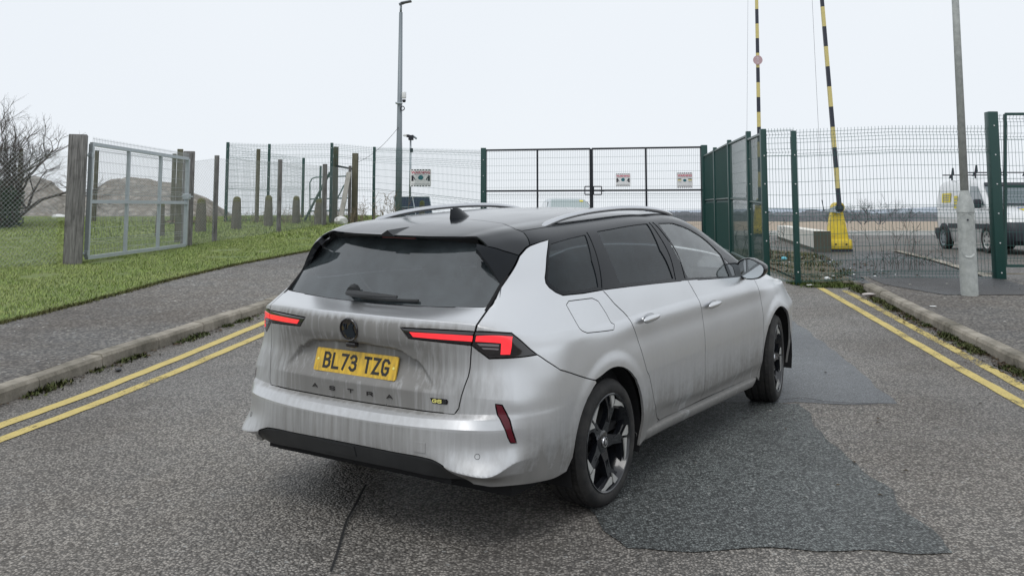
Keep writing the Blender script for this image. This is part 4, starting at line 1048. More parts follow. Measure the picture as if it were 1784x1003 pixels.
# pavements stand a kerb's height above the road
LKo = off_line(LK, -.13); RKo = off_line(RK, .13)
sheet('pavement', GE + list(reversed(LKo)), .112, PAVE, .4)
rp = RKo[:] + [(5.35, 15.35), (7.5, 15.35), (8.3, 11), (9.5, 6), (9.5, -6)]
sheet('pavement', rp, .112, PAVE, .4)
dk = [G(*p) for p in ((1490, 492), (1735, 494), (1752, 525), (1640, 533), (1560, 521))]
sheet('pavement_repair', [(5.42, 15.3), (7.3, 15.3), (7.1, 13.0), (5.6, 13.0), (5.25, 14.2)], .118, PAVED, .4, wob=.04)
def kerb(name, L, side, y0, y1):
    root = empty(name); root['kind'] = 'structure'
    P = [Vector(p) for p in L]; seg = []; s = 0; cum = [0]
    for a, b in zip(P, P[1:]): s += (b - a).length; cum.append(s)
    def at(d):
        k = max(0, min(len(P) - 2, int(np.searchsorted(cum, d) - 1))); return P[k].lerp(P[k + 1], (d - cum[k]) / (cum[k + 1] - cum[k]))
    d = 0.0
    while d + .93 < s:
        a, b = at(d + .006), at(d + .924)
        if y0 < a.y < y1:
            mb = MB(); dz = random.uniform(-.006, .006); k_ = 3
            t = (b - a).normalized(); nn = Vector((t.y, -t.x)) * side
            pf = [(0, -.06), (.004, .085), (.022, .112), (.126, .118), (.126, -.06)]
            vs = []
            for q_ in range(k_ + 1):
                c = a.lerp(b, q_ / k_)
                for o_, z_ in pf:
                    e = c + nn * o_; jz = random.uniform(-.002, .002) if z_ > 0 else 0
                    vs.append((e.x, e.y, Z(c.x, c.y) + z_ + dz + jz))
            m_ = len(pf); fs = [(q_ * m_ + i, q_ * m_ + (i + 1) % m_, (q_ + 1) * m_ + (i + 1) % m_, (q_ + 1) * m_ + i) for q_ in range(k_) for i in range(m_)]
            fs += [tuple(range(m_ - 1, -1, -1)), tuple(k_ * m_ + i for i in range(m_))]
            if side > 0: fs = [f[::-1] for f in fs]
            mb.add(vs, fs); o = mb.build('kerb_stone', CONC, root)
            bm = bmesh.new(); bm.from_mesh(o.data); bmesh.ops.recalc_face_normals(bm, faces=bm.faces); bm.to_mesh(o.data); bm.free()
        d += .93
kerb('left_kerb', LK, -1, 2, 26); kerb('right_kerb', RK, 1, 2, 16)
# ---- grass
sheet('grass_verge', GE + [(-2.4, 31), (-6, 60), (-60, 60), (-60, -6)], .10, TURF, .8)
sheet('verge_soil', [(4.45, 15.25), (5.2, 15.2), (6.2, 20), (7.1, 23.5), (5.6, 26), (5.15, 24)], .03, DIRT, .4)
def grass_mat(name, a, b, c):
    m = new_mat(name, a, .6); n = NT(m); oc = n.coord()
    x = n.noise(oc, .8, 4, .6); y = n.noise(oc, 22, 3, .6)
    n.base(n.mix(n.ramp(y, [(.5, 0), (.72, .8)]), n.mix(n.ramp(x, [(.35, 0), (.65, 1)]), a, b), c))
    n.b.inputs['Specular IOR Level'].default_value = .3
    return m
GR = grass_mat('grass_blades', (.32, .46, .10), (.46, .56, .17), (.66, .63, .33))
def blades(name, pts, hs, ws, mat, lean=.5, up=.11, label=None, cat='grass'):
    n_ = len(pts); pts = np.asarray(pts); z = zt(pts[:, 0], pts[:, 1]) + up
    an = rng.uniform(0, 6.28, n_); ln = rng.uniform(0, lean, n_) * hs; la = rng.uniform(0, 6.28, n_)
    a = np.c_[pts[:, 0] - np.cos(an) * ws, pts[:, 1] - np.sin(an) * ws, z]; b = np.c_[pts[:, 0] + np.cos(an) * ws, pts[:, 1] + np.sin(an) * ws, z]
    c = np.c_[pts[:, 0] + np.cos(la) * ln, pts[:, 1] + np.sin(la) * ln, z + hs]
    V = np.stack([a, b, c], 1).reshape(-1, 3)
    me = bpy.data.meshes.new(name); me.vertices.add(3 * n_); me.vertices.foreach_set('co', V.ravel())
    me.loops.add(3 * n_); me.loops.foreach_set('vertex_index', np.arange(3 * n_)); me.polygons.add(n_)
    me.polygons.foreach_set('loop_start', np.arange(0, 3 * n_, 3)); me.polygons.foreach_set('loop_total', np.full(n_, 3))
    me.materials.append(mat); me.update(calc_edges=True)
    nn = np.repeat(np.c_[np.cos(la) * .5, np.sin(la) * .5, np.ones(n_)], 3, axis=0); nn /= np.linalg.norm(nn, axis=1)[:, None]
    me.polygons.foreach_set('use_smooth', [True] * n_); me.normals_split_custom_set([tuple(v) for v in nn])
    o = bpy.data.objects.new(name, me); COL.objects.link(o); tag(o, label, cat, kind='stuff'); return o
def scatter(poly, n_, dens=None):
    q = np.array(poly); lo, hi = q.min(0), q.max(0); P = rng.uniform(lo, hi, (n_, 2)); P = P[inside(P, poly)]
    if dens is not None: P = P[dens(P)]
    return P
gx = [g for g in GE if g[1] > 5]
def gmask(P): 
    return np.array([noise.noise(Vector((x * 1.3, y * 1.3, 0))) > -.42 for x, y in P])
ed = [(x - .05 + .10 * math.sin(y * 5.3) * math.sin(y * 2.1 + 1), y) for x, y in densify(gx, .3)[:-1] if True]
ed = [p for p in ed if p[1] >= 7][:200]
nearp = [g for g in gx] + [(-3.2, 24), (-6, 24), (-18, 24), (-10, 7)]
P = scatter(nearp, 420000, gmask); hs = rng.uniform(.012, .045, len(P)); blades('grass', P, hs, rng.uniform(.0022, .005, len(P)), GR, 1.1, .10, 'short green grass growing on the verge beside the left pavement')
farp = [(-3.2, 24), (-3.0, 30), (-6, 45), (-26, 45), (-18, 24)]
P = scatter(farp, 200000, gmask); hs = rng.uniform(.02, .06, len(P)); blades('grass', P, hs, rng.uniform(.005, .011, len(P)), GR, 1.1, .10, 'short green grass behind the chain link fence and stone bollards')
# ragged turf edge creeping on the pavement
P = []
for a, b in zip(GE[2:], GE[3:]):
    for _ in range(int(900 * math.dist(a, b))):
        t = random.random(); w_ = abs(random.gauss(0, .045)) + .05 * max(0, noise.noise(Vector((a[1] + (b[1] - a[1]) * t, 0, 3)) * 2)); P.append((a[0] + (b[0] - a[0]) * t + w_ - .02, a[1] + (b[1] - a[1]) * t))
P = np.array(P); EDG = grass_mat('edge_grass', (.12, .14, .035), (.16, .16, .05), (.22, .18, .09))
blades('edge_grass', P, rng.uniform(.01, .045, len(P)), rng.uniform(.003, .006, len(P)), EDG, 1.5, .112, 'ragged yellowing grass creeping over the left pavement edge')
# weeds and leaf litter along the gutters
WEED = grass_mat('weed_leaf', (.06, .09, .022), (.11, .13, .04), (.18, .15, .07))
def gutter(L, side, y0, y1, n_, label):
    P = []; H = []
    for a, b in zip(L, L[1:]):
        for _ in range(int(n_ * math.dist(a, b))):
            t = random.random(); y = a[1] + (b[1] - a[1]) * t
            if not y0 < y < y1: continue
            k = noise.noise(Vector((y * 1.7, side * 7, 0))) + .35 * noise.noise(Vector((y * 6, side * 3, 2)))
            if k < .02 + random.uniform(-.15, .1): continue
            P.append((a[0] + (b[0] - a[0]) * t - side * (abs(random.gauss(0, .055)) + .01), y)); H.append(random.uniform(.008, .05) * (.6 + max(k, 0)))
    blades('gutter_weed', np.array(P), np.array(H), rng.uniform(.006, .016, len(P)), WEED, 1.6, .006, label, 'weed')
gutter(LK, -1, 5, 16, 420, 'small green weeds and moss growing along the left kerb')
gutter(RK, 1, 5, 15, 1000, 'straggly weeds and moss growing along the right kerb')
def debris(name, pts, size, mat, label, cat, up=.01):
    mb = MB()
    for x, y in pts:
        s_ = random.uniform(*size); a = random.uniform(0, 6.28); z = Z(x, y) + up
        M_ = Matrix.Translation((x, y, z)) @ Matrix.Rotation(a, 4, 'Z') @ Matrix.Rotation(random.uniform(-.4, .4), 4, 'X')
        mb.add([M_ @ Vector(p) for p in ((-s_, 0, 0), (0, -s_ * .5, s_ * .25), (s_, 0, 0), (0, s_ * .5, s_ * .3))], [(0, 1, 2, 3)])
    o = mb.build(name, mat); tag(o, label, cat, kind='stuff'); return o
LEAF = soil_mat('dead_leaf', (.10, .065, .035), (.16, .11, .06), (.05, .04, .03), 12)
P = []
for L_, sd_, n_ in ((LK, -1, 24), (RK, 1, 130)):
    for a, b in zip(L_, L_[1:]):
        if a[1] < 5 or a[1] > 15: continue
        for _ in range(int(n_ * math.dist(a, b))):
            t = random.random(); P.append((a[0] + (b[0] - a[0]) * t - sd_ * abs(random.gauss(.03, .07)), a[1] + (b[1] - a[1]) * t))
debris('leaf_litter', P, (.008, .03), LEAF, 'dead brown leaves lying in the gutters beside both kerbs', 'leaves', .012)
P = [(random.uniform(-3.2, 4.4), random.uniform(4.4, 14)) for _ in range(260)]
debris('road_grit', P, (.004, .012), new_mat('pale_stone', (.42, .41, .38), .8), 'loose pale stone chips scattered over the road surface', 'grit', .010)
P = [(float(np.interp(y, [5, 10.6, 15, 20], [-4.6, -4.5, -4.0, -3.2])) + random.gauss(0, .45), y) for y in [random.uniform(5.5, 19) for _ in range(240)]]
debris('pavement_chips', P, (.006, .022), new_mat('pale_stone', (.5, .49, .46), .8), 'pale stone chips and flecks on the left pavement', 'grit', .119)
P = [(random.uniform(1.5, 4.4), random.uniform(5, 14)) for _ in range(60)]
debris('road_twigs', P, (.006, .022), LEAF, 'small dark twigs and crumbs on the road right of the car', 'debris', .012)
WP = new_mat('litter_white', (.75, .75, .74), .6)
def litter(u, v, s_, mat, label, up=.12):
    x, y = G(u, v); bm = bmesh.new(); bmesh.ops.create_icosphere(bm, subdivisions=2, radius=1)
    for w in bm.verts:
        k = 1 + .35 * noise.noise(w.co * 2.3 + Vector((u, v, 0))); w.co = Vector((w.co.x * s_[0] * k, w.co.y * s_[1] * k, w.co.z * s_[2] * k))
    me = bpy.data.meshes.new('litter'); bm.to_mesh(me); bm.free(); me.materials.append(mat)
    o = bpy.data.objects.new('litter', me); COL.objects.link(o); o.location = (x, y, Z(x, y) + up + s_[2] * .6); o.rotation_euler = (0, 0, u); tag(o, label, 'litter')
litter(1441, 493, (.05, .04, .03), WP, 'white crumpled litter on the weeds near the fence foot', .05)
litter(1514, 518, (.09, .035, .02), new_mat('litter_grey', (.5, .46, .44), .5), 'grey crushed can in the right gutter', .03)
litter(1411, 500, (.06, .04, .012), WP, 'flat white paper scrap at the foot of the green post', .02)
litter(1626, 552, (.05, .03, .006), WP, 'flat white paper scrap on the pavement edge by the lamp column', .12)
litter(1366, 456, (.06, .05, .04), new_mat('litter_blue', (.15, .5, .6), .5), 'turquoise litter behind the green mesh fence', .04)
litter(206, 648, (.05, .03, .012), new_mat('litter_black', (.02, .02, .022), .5), 'black plastic scrap beside the left kerb', .012)
litter(593, 397, (.22, .2, .16), WP, 'white rubbish bag at the foot of the wooden gate posts', .1)
litter(102, 385, (.3, .2, .10), WP, 'white rubbish lying in the grass behind the chain link fence', .1)
# ------------------------------------------------------------------ fences, posts, gates
def wood_mat(name, a, b, c):
    m = new_mat(name, a, .85); n = NT(m)
    g = n.noise(n.coord((26, 26, 1.6)), 1, 5, .6, 1.5); k = n.noise(n.coord((1, 1, 1)), 5, 4, .6)
    n.base(n.mix(n.ramp(k, [(.5, 0), (.75, .7)]), n.mix(n.ramp(g, [(.35, 0), (.65, 1)]), a, b), c)); n.bump(g, .5, .008); return m
WOOD = wood_mat('weathered_wood', (.085, .082, .08), (.25, .24, .235), (.06, .056, .052))
WOODG = wood_mat('mossy_wood', (.085, .08, .055), (.15, .14, .10), (.06, .07, .03))
WOODP = wood_mat('pale_wood', (.32, .31, .28), (.45, .43, .4), (.2, .2, .17))
STONE = soil_mat('bollard_stone', (.13, .12, .10), (.20, .18, .15), (.07, .07, .05), 6)
MOSS = soil_mat('moss', (.12, .12, .03), (.17, .15, .05), (.08, .09, .03), 12)
GREEN = new_mat('green_coating', (.012, .075, .060), .35); _n = NT(GREEN); _oc = _n.coord(); _n.base(_n.mix(_n.noise(_oc, 3, 5, .6), (.005, .040, .034), (.010, .058, .050)))
GREENW = new_mat('green_wire', (.03, .11, .10), .5)
GALV = new_mat('galvanised_steel', (.42, .46, .49), .45, .6); _n = NT(GALV); _oc = _n.coord(); _n.base(_n.mix(_n.noise(_oc, 14, 5, .7), (.34, .38, .41), (.55, .59, .61)))
GALVW = new_mat('galvanised_wire', (.38, .41, .42), .5, .2)
BLKS = new_mat('black_steel', (.008, .012, .018), .45)
BOLT = new_mat('bolt_head', (.8, .8, .8), .3, .5)

def vmesh(parent, p0, p1, zb, ht, mat, ht2=None, dx=.05, r=.0028, kinks=(.03, .45, .85, .97), vname='mesh_panel', topspike=.03, hstep=.2):
    """welded wire panel between two ground points; zb = base heights at both ends"""
    a = Vector((p0[0], p0[1], 0)); b = Vector((p1[0], p1[1], 0)); L = (b - a).length; t = (b - a) / L; nn = Vector((-t.y, t.x, 0))
    mb = MB(); k = max(2, int(L / dx))
    prof = [(0, 0)]
    for q in kinks: prof += [((q - .022) * ht, 0), (q * ht, .03), ((q + .022) * ht, 0)]
    prof = sorted([p for p in prof if 0 <= p[0] <= ht]) + [(ht + topspike, 0)]
    if prof[0][0] > 0: prof = [(0, 0)] + prof
    V = []; Fc = []
    for i in range(k + 1):
        c = a.lerp(b, i / k); z0 = zb[0] + (zb[1] - zb[0]) * i / k; base = len(V); kh = 1 + ((ht2 or ht) / ht - 1) * i / k
        for h_, o_ in prof:
            for j in range(3):
                an = 2.094 * j; V.append((c.x + nn.x * (o_ + r * math.sin(an)) + t.x * r * math.cos(an), c.y + nn.y * (o_ + r * math.sin(an)) + t.y * r * math.cos(an), z0 + h_ * kh))
        for s_ in range(len(prof) - 1):
            for j in range(3): q = base + s_ * 3; Fc.append((q + j, q + (j + 1) % 3, q + 3 + (j + 1) % 3, q + 3 + j))
    hz = sorted(set([round(h_, 3) for h_, o_ in prof[:-1]] + [round(x, 3) for x in np.arange(.1, ht, hstep)]))
    pk = {round(h_, 3): o_ for h_, o_ in prof}
    for h_ in hz:
        o_ = pk.get(h_, 0) + r; base = len(V)
        for e, z0, kh in ((a, zb[0], 1), (b, zb[1], (ht2 or ht) / ht)):
            for j in range(3): an = 2.094 * j; V.append((e.x + nn.x * (o_ + r * math.cos(an)), e.y + nn.y * (o_ + r * math.cos(an)), z0 + h_ * kh + r * math.sin(an)))
        for j in range(3): Fc.append((base + j, base + (j + 1) % 3, base + 3 + (j + 1) % 3, base + 3 + j))
    mb.add(V, Fc); o = mb.build(vname, mat, parent); o['kind'] = 'stuff'; return o
def chain(parent, p0, p1, zb, ztp, mat, pitch=.055, r=.0019):
    """woven chain link between two points"""
    a = Vector((p0[0], p0[1], 0)); b = Vector((p1[0], p1[1], 0)); L = (b - a).length; t = (b - a) / L; H = ztp[0] - zb[0]
    V = []; Fc = []
    def pt(s_, h_, o_): 
        f = s_ / L; z0 = zb[0] + (zb[1] - zb[0]) * f; H_ = (ztp[0] - zb[0]) * (1 - f) + (ztp[1] - zb[1]) * f
        return Vector((a.x + t.x * s_ - t.y * o_, a.y + t.y * s_ + t.x * o_, z0 + h_ / H * H_))
    step = pitch * 1.414
    def seg(s0, h0, s1, h1, o_):
        p, q = pt(s0, h0, o_), pt(s1, h1, o_); d = (q - p).normalized(); u = d.cross(Vector((-t.y, t.x, 0))).normalized(); w = d.cross(u); base = len(V)
        for e in (p, q):
            for j in range(3): an = 2.094 * j; V.append(tuple(e + u * r * math.cos(an) + w * r * math.sin(an)))
        for j in range(3): Fc.append((base + j, base + (j + 1) % 3, base + 3 + (j + 1) % 3, base + 3 + j))
    s_ = -H
    while s_ < L:
        s0, h0, s1, h1 = s_, 0, s_ + H, H
        if s0 < 0: h0 = -s0; s0 = 0
        if s1 > L: h1 -= s1 - L; s1 = L
        if s1 > s0: seg(s0, h0, s1, h1, .002)
        s0, h0, s1, h1 = s_, H, s_ + H, 0
        if s0 < 0: h0 = H + s0; s0 = 0
        if s1 > L: h1 += s1 - L; s1 = L
        if s1 > s0: seg(s0, h0, s1, h1, -.002)
        s_ += step
    mb = MB(); mb.add(V, Fc)
    for h_ in (.02, H * .5, H - .02): mb.tube([pt(0, h_, 0), pt(L, h_, 0)], .002, 3, caps=False)
    o = mb.build('chain_link', mat, parent); o['kind'] = 'stuff'; return o

def square_post(name, u, vb, vt, y, w, mat, parent=None, label=None, cat='post', group=None, lean=0, bolts=False, rz=0, round_=False):
    p = A(u, vb, y); tp = A(u, vt, y); zb = Z(p.x, y) - .15
    mb = MB()
    hgt = tp.z - zb
    if round_: mb.tube([(p.x, y, zb), (p.x, y, tp.z)], [w / 2, w / 2 * .96], 10)
    else: mb.box((p.x, y, zb + hgt / 2), (w, w, hgt), rz, bev=min(.012, w * .1))
    o = mb.build(name, mat, parent, auto=40)
    if bolts:
        hgt2 = tp.z - Z(p.x, y); k = int(hgt2 / .42)
        for i in range(k):
            bb = MB(); bb.lathe([(.0, .012), (.009, .010), (.012, 0)], 8, Matrix.Translation((p.x, y - w / 2, Z(p.x, y) + .2 + i * .44)) @ Matrix.Rotation(R(90), 4, 'X')); bb.build('bolt', BOLT, o if parent is None else o)
    if not parent: tag(o, label, cat, group)
    return o, (p.x, y), tp.z

# big wooden gate posts and the steel field gate between them
square_post('wooden_post', 126, 470, 235, 17.5, .30, WOOD, label='thick square weathered wooden post left of the grey field gate', rz=.35)
square_post('wooden_post', 324, 438, 264, 21.7, .24, WOOD, label='square wooden post at the latch side of the grey field gate', rz=.3)
square_post('wooden_post', 308, 436, 260, 22.6, .13, WOODG, label='thinner mossy wooden post just behind the latch post of the field gate', rz=.3)
fg = empty('field_gate', (0, 0, 0), label='galvanised steel gate leaf with mesh infill between two wooden posts', cat='gate')
gl0, gl1 = A(151, 449, 17.75), A(322, 437, 21.35); gt0, gt1 = A(156, 251, 17.75), A(322, 277, 21.35)
gl1.z = max(gl1.z, Z(gl1.x, gl1.y) + .14); gl0.z = max(gl0.z, Z(gl0.x, gl0.y) + .14)
gt0.xy = gl0.xy; gt1.xy = gl1.xy
for f in (0, .345, .68, 1):
    a, b = gl0.lerp(gl1, f), gt0.lerp(gt1, f); mb = MB(); mb.tube([a, b], .052 if f in (0, 1) else .042, 4); mb.build('upright', GALV, fg)
for f in (0, .49, 1):
    a, b = gl0.lerp(gt0, f), gl1.lerp(gt1, f); mb = MB(); mb.tube([a + Vector((0, -.01, 0)), b + Vector((0, -.01, 0))], .045, 4); mb.build('rail', GALV, fg)
vm = vmesh(fg, (gl0.x - .0, gl0.y + .05), (gl1.x, gl1.y + .05), (gl0.z + .02, gl1.z + .02), gt0.z - gl0.z + .08, GALVW, ht2=gt1.z - gl1.z + .08, kinks=(.12, .55, .92), r=.0036)
mb = MB(); a = gl1.lerp(gt1, .56); mb.box((a.x, a.y, a.z), (.12, .2, .12), bev=.01); mb.tube([a + Vector((-.1, -.05, 0)), a + Vector((.12, .05, 0))], .015, 6); mb.build('latch', GALV, fg)
for f in (.04, .9):
    a = gl0.lerp(gt0, f); mb = MB(); mb.tube([a, a + Vector((-.12, -.16, .0))], .02, 6); mb.box((a.x, a.y, a.z), (.08, .1, .09), bev=.01); mb.build('hinge', GALV, fg)
# chain link fence along the verge
cf = empty('chain_link_fence', (0, 0, 0), label='low galvanised chain link fence left of the thick wooden post', cat='fence')
chain(cf, (-7.95, 17.45), (-11.8, 12.6), (.80, .58), (2.86, 2.62), GALVW, .055, .0022)
cf = empty('chain_link_fence', (0, 0, 0), label='chain link fence on thin wooden posts behind the right half of the verge', cat='fence')
pts = [(-7.0, 21.8)]
for u, vb, vt, y, w in ((373, 431, 271, 22.9, .115), (485, 414, 278, 26.3, .12), (564, 400, 286, 29.2, .15), (608, 398, 289, 30.2, .10)):
    o, p, tz = square_post('fence_post', u, vb, vt, y, w, WOOD, parent=cf, round_=True); pts.append(p + (tz,))
tz0 = A(330, 268, 21.8).z; prev = (-7.0, 21.8, tz0 - .1)
for p in pts[1:]:
    chain(cf, prev[:2], p[:2], (Z(*prev[:2]) + .05, Z(*p[:2]) + .05), (prev[2] - .06, p[2] - .06), GALVW, .055, .0024); prev = p
cf = empty('chain_link_fence', (0, 0, 0), label='far chain link fence with green posts seen behind the field gate', cat='fence')
prev = None
for u, vb, vt, y in ((-90, 372, 258, 32.5), (31, 373, 260, 32), (164, 378, 262, 31.5), (300, 384, 268, 31)):
    o, p, tz = square_post('fence_post', u, vb, vt, y, .14, WOODG, parent=cf, round_=True)
    if prev: chain(cf, prev[:2], p, (Z(*prev[:2]) + .05, Z(*p) + .05), (prev[2] - .06, tz - .06), GALVW, .06, .0024)
    prev = p + (tz,)
# stone bollards
def bollard(u, vb, vt, y, w, label):
    p = A(u, vb, y); tz = A(u, vt, y).z; z0 = Z(p.x, y) - .1; h_ = tz - z0
    r_ = empty('bollard', (p.x, y, z0), random.uniform(0, 1), label, 'bollard', 'old stone bollards on the verge')
    mb = MB(); mb.lathe([(w * .62, 0), (w * .6, .2 * h_), (w * .5, .75 * h_), (w * .46, .87 * h_)], 9); mb.build('shaft', STONE, r_, auto=35)
    mb = MB(); mb.lathe([(w * .46, .87 * h_), (w * .42, .94 * h_), (w * .28, .985 * h_), (0, h_)], 9); mb.build('mossy_top', MOSS, r_, smooth=True)
for a in ((278, 424, 350, 24.6, .2, 'stone bollard seen through the field gate mesh near its right side'), (349, 413, 345, 26.3, .25, 'mossy stone bollard between the latch post and the thin chain link post'),
          (411, 409, 342, 27.4, .24, 'stone bollard just right of the leftmost green fence post'), (467, 403, 340, 28.7, .23, 'mossy stone bollard left of the thin leaning wooden post'),
          (515, 398, 341, 30.0, .22, 'stone bollard between the thin wooden post and the tubular gate'), (557, 400, 346, 29.6, .3, 'widest stone bollard in front of the tubular gate'),
          (735, 372, 349, 30.0, .18, 'small stone bollard in front of the solar panel')): bollard(*a)
# green welded-mesh fence at the back
gf_ = empty('mesh_fence', (0, 0, 0), label='tall green mesh fence across the back left of the road end', cat='fence')
pp = []
for u, vb, vt, y, w in ((393, 388, 248, 31.5, .09), (466, 386, 251, 31.2, .08), (575.5, 392, 249, 30.6, .08), (650.5, 387, 256, 30.4, .08)):
    o, p, tz = square_post('fence_post', u, vb, vt, y, w, GREEN, parent=gf_, bolts=True); pp.append((p, tz))
o_, pL, tzL = square_post('gate_post', 842, 362, 258, 27.6, .15, GREEN, label='green square steel post at the left end of the double gates', bolts=True)
pp.append((pL, tzL - .05))
for (a, za), (b, zb_) in zip(pp, pp[1:]): vmesh(gf_, a, b, (Z(*a) + .05, Z(*b) + .05), za - Z(*a) - .08, GREENW, ht2=zb_ - Z(*b) - .08, r=.0034)
gf2 = empty('mesh_fence', (0, 0, 0), label='farther green mesh fence running away behind the stone bollards', cat='fence')
pp = [((A(393, 380, 31.6).x, 31.7), A(393, 250, 31.5).z)]
for u, vb, vt, y in ((527, 372, 275, 38, ), (557, 372, 289, 43)):
    o, p, tz = square_post('fence_post', u, vb, vt, y, .09, GREEN, parent=gf2); pp.append((p, tz))
for (a, za), (b, zb_) in list(zip(pp, pp[1:]))[:1]: vmesh(gf2, a, b, (Z(*a) + .05, Z(*b) + .05), za - Z(*a) - .1, GREENW, ht2=zb_ - Z(*b) - .1, dx=.1, r=.003)
square_post('wooden_post', 447, 386, 260, 30.9, .13, WOODG, label='mossy round wooden post between the first two green fence posts', round_=True)
square_post('wooden_post', 583, 392, 256, 30.9, .17, WOODG, label='tall mossy wooden post right behind a green fence post', round_=True)
square_post('wooden_post', 617, 397, 267, 30.4, .17, WOODG, label='dark mossy wooden post at the right end of the chain link fence')
def plank(name, a, b, w, t_, mat, label, cat):
    a, b = Vector(a), Vector(b); d = (b - a); mb = MB(); mb.box((0, 0, 0), (w, t_, d.length), bev=.005); o = mb.build(name, mat)
    o.matrix_world = Matrix.Translation((a + b) / 2) @ d.to_track_quat('Z', 'Y').to_matrix().to_4x4(); tag(o, label, cat)
plank('plank', A(590, 402, 29.4), A(608, 300, 30.0), .15, .04, WOODP, 'pale grey plank leaning against a post above the rubbish bag', 'plank')
plank('plank', A(531, 383, 30.6), A(575, 300, 30.9), .18, .05, new_mat('green_board', (.02, .06, .045), .6), 'dark green board leaning left of the wooden posts', 'plank')
tg_ = empty('tubular_gate', (0, 0, 0), label='small rounded tubular steel gate behind the leaning planks', cat='gate')
for pts in ([(540, 384), (540, 318), (544, 311), (550, 309), (604, 307)], [(541, 347), (606, 345)], [(541, 368), (606, 366)], [(587, 347), (600, 322)]):
    mb = MB(); mb.tube([A(u, v, 31.9) for u, v in pts], .022, 6); mb.build('tube_rail', GREENW, tg_, smooth=True)
mb = MB(); mb.tube([A(586, 289, 30.8), A(617, 295, 30.6)], .03, 6); tag(mb.build('cross_bar', BLKS), 'dark bar tied across between two wooden posts', 'bar')

# double gates
o_, pR, tzR = square_post('gate_post', 1229, 395, 253, 26.0, .16, GREEN, label='green square steel post at the right end of the double gates', bolts=True)
def gate_leaf(u0, u1, f0, f1, label, mid):
    r_ = empty('steel_gate', (0, 0, 0), label=label, cat='gate', group='double gates at the end of the road')
    a = Vector((pL[0], pL[1], 0)).lerp(Vector((pR[0], pR[1], 0)), f0); b = Vector((pL[0], pL[1], 0)).lerp(Vector((pR[0], pR[1], 0)), f1)
    def P_(f, h): c = a.lerp(b, f); return Vector((c.x, c.y, c.z + .92 + h))
    H = 2.55
    def PT(f): c = a.lerp(b, f); ff = f0 + (f1 - f0) * f; zz = (A(842, 262, 27.6).z) * (1 - ff) + (A(1229, 256.5, 26).z) * ff; return zz
    for f in (0, .5, 1):
        mb = MB(); p = P_(f, .1); q = Vector((p.x, p.y, PT(f))); mb.tube([p, q], .035, 4); mb.build('upright', BLKS, r_)
    for k_ in (0, 1, 2):
        p, q = P_(0, .12), P_(1, .12)
        if k_ == 2: p.z, q.z = PT(0), PT(1)
        if k_ == 1: p.z = A(842, 333, 27.6).z * (1 - f0) + A(1229, 331, 26).z * f0; q.z = A(842, 333, 27.6).z * (1 - f1) + A(1229, 331, 26).z * f1
        mb = MB(); mb.tube([p, q], .033, 4); mb.build('rail', BLKS, r_)
    vmesh(r_, (a.x, a.y), (b.x, b.y), (1.04, 1.04), PT(.5) - 1.06, GREENW, r=.003, kinks=(.5,), topspike=0)
    return r_
fm = (1033 - 846) / (1225 - 846) * 1.02
g1 = gate_leaf(846, 1033, .012, fm - .004, 'left leaf of the black framed mesh double gates', 0)
g2 = gate_leaf(1033, 1225, fm + .004, .988, 'right leaf of the black framed mesh double gates with warning signs', 0)
for g_, (u0, u1) in ((g1, (1019, 1031)), (g2, (1034, 1048))):
    for a_, b_ in (((u0, 325), (u1, 325)), ((u0, 339), (u1, 339)), ((u0, 325), (u0, 339)), ((u1, 325), (u1, 339))):
        mb = MB(); mb.tube([A(*a_, 26.7), A(*b_, 26.7)], .02, 4); mb.build('latch_guard', BLKS, g_)
mb = MB(); mb.tube([A(1033, 332, 26.65), A(1053, 333, 26.6)], .016, 6); mb.build('bolt', BLKS, g2)
# return fence of dense mesh between road and yard
rf = empty('mesh_fence', (0, 0, 0), label='dense dark green mesh fence running back from the corner post to the gates', cat='fence')
cp_ = [(1335, 225, 15.5), (1309, 229, 17.6), (1275, 244, 20.6), (1249.5, 257, 23.4)]
pp = [(pR, tzR)]
for u, vt, y in reversed(cp_):
    o, p, tz = square_post('fence_post', u, 450, vt, y, .085 if y > 16 else .09, GREEN, parent=rf, bolts=(y < 19)); pp.append((p, tz))
for (a, za), (b, zb_) in zip(pp, pp[1:]):
    H = min(za - Z(*a), zb_ - Z(*b)) - .1
    near_ = b[1] < 19; vmesh(rf, a, b, (Z(*a) + .05, Z(*b) + .05), H, GREEN, ht2=zb_ - Z(*b) - .1, dx=.05 if near_ else .032, r=.0026 if near_ else .0045, kinks=(.5,), topspike=0)
    for hh in (.12, H * .52, H):
        mb = MB(); mb.tube([(a[0], a[1], Z(*a) + hh + .03), (b[0], b[1], Z(*b) + hh + .03)], .03 if hh != H * .52 else .018, 6); mb.build('rail', GREEN, rf)
# front mesh fence on the right
ff = empty('mesh_fence', (0, 0, 0), label='green mesh fence across the right pavement in front of the yellow barriers', cat='fence')
o, pA, tA = square_post('fence_post', 1390, 497, 228, 15.1, .075, GREEN, parent=ff, bolts=True)
pC = (A(1335, 473, 15.5).x, 15.5); tC = A(1335, 230, 15.5).z
o_, pB, tB = square_post('gate_post', 1742, 496, 195, 15.0, .15, GREEN, label='thick dark green steel post at the right end of the front mesh fence', bolts=True)
Hh = tA - Z(*pA) - .03
vmesh(ff, pC, pA, (Z(*pC) + .05, Z(*pA) + .05), Hh, GREENW, r=.0032)
mid = ((pA[0] + pB[0]) / 2, 15.05)
vmesh(ff, pA, mid, (Z(*pA) + .05, Z(*mid) + .11), Hh - .03, GREENW, r=.0032)
vmesh(ff, mid, pB, (Z(*mid) + .11, Z(*pB) + .11), Hh - .03, GREENW, r=.0032)
sg_ = empty('steel_gate', (0, 0, 0), label='green framed mesh gate leaving the frame at the right edge', cat='gate')
a0 = A(1752, 468, 15.0); 
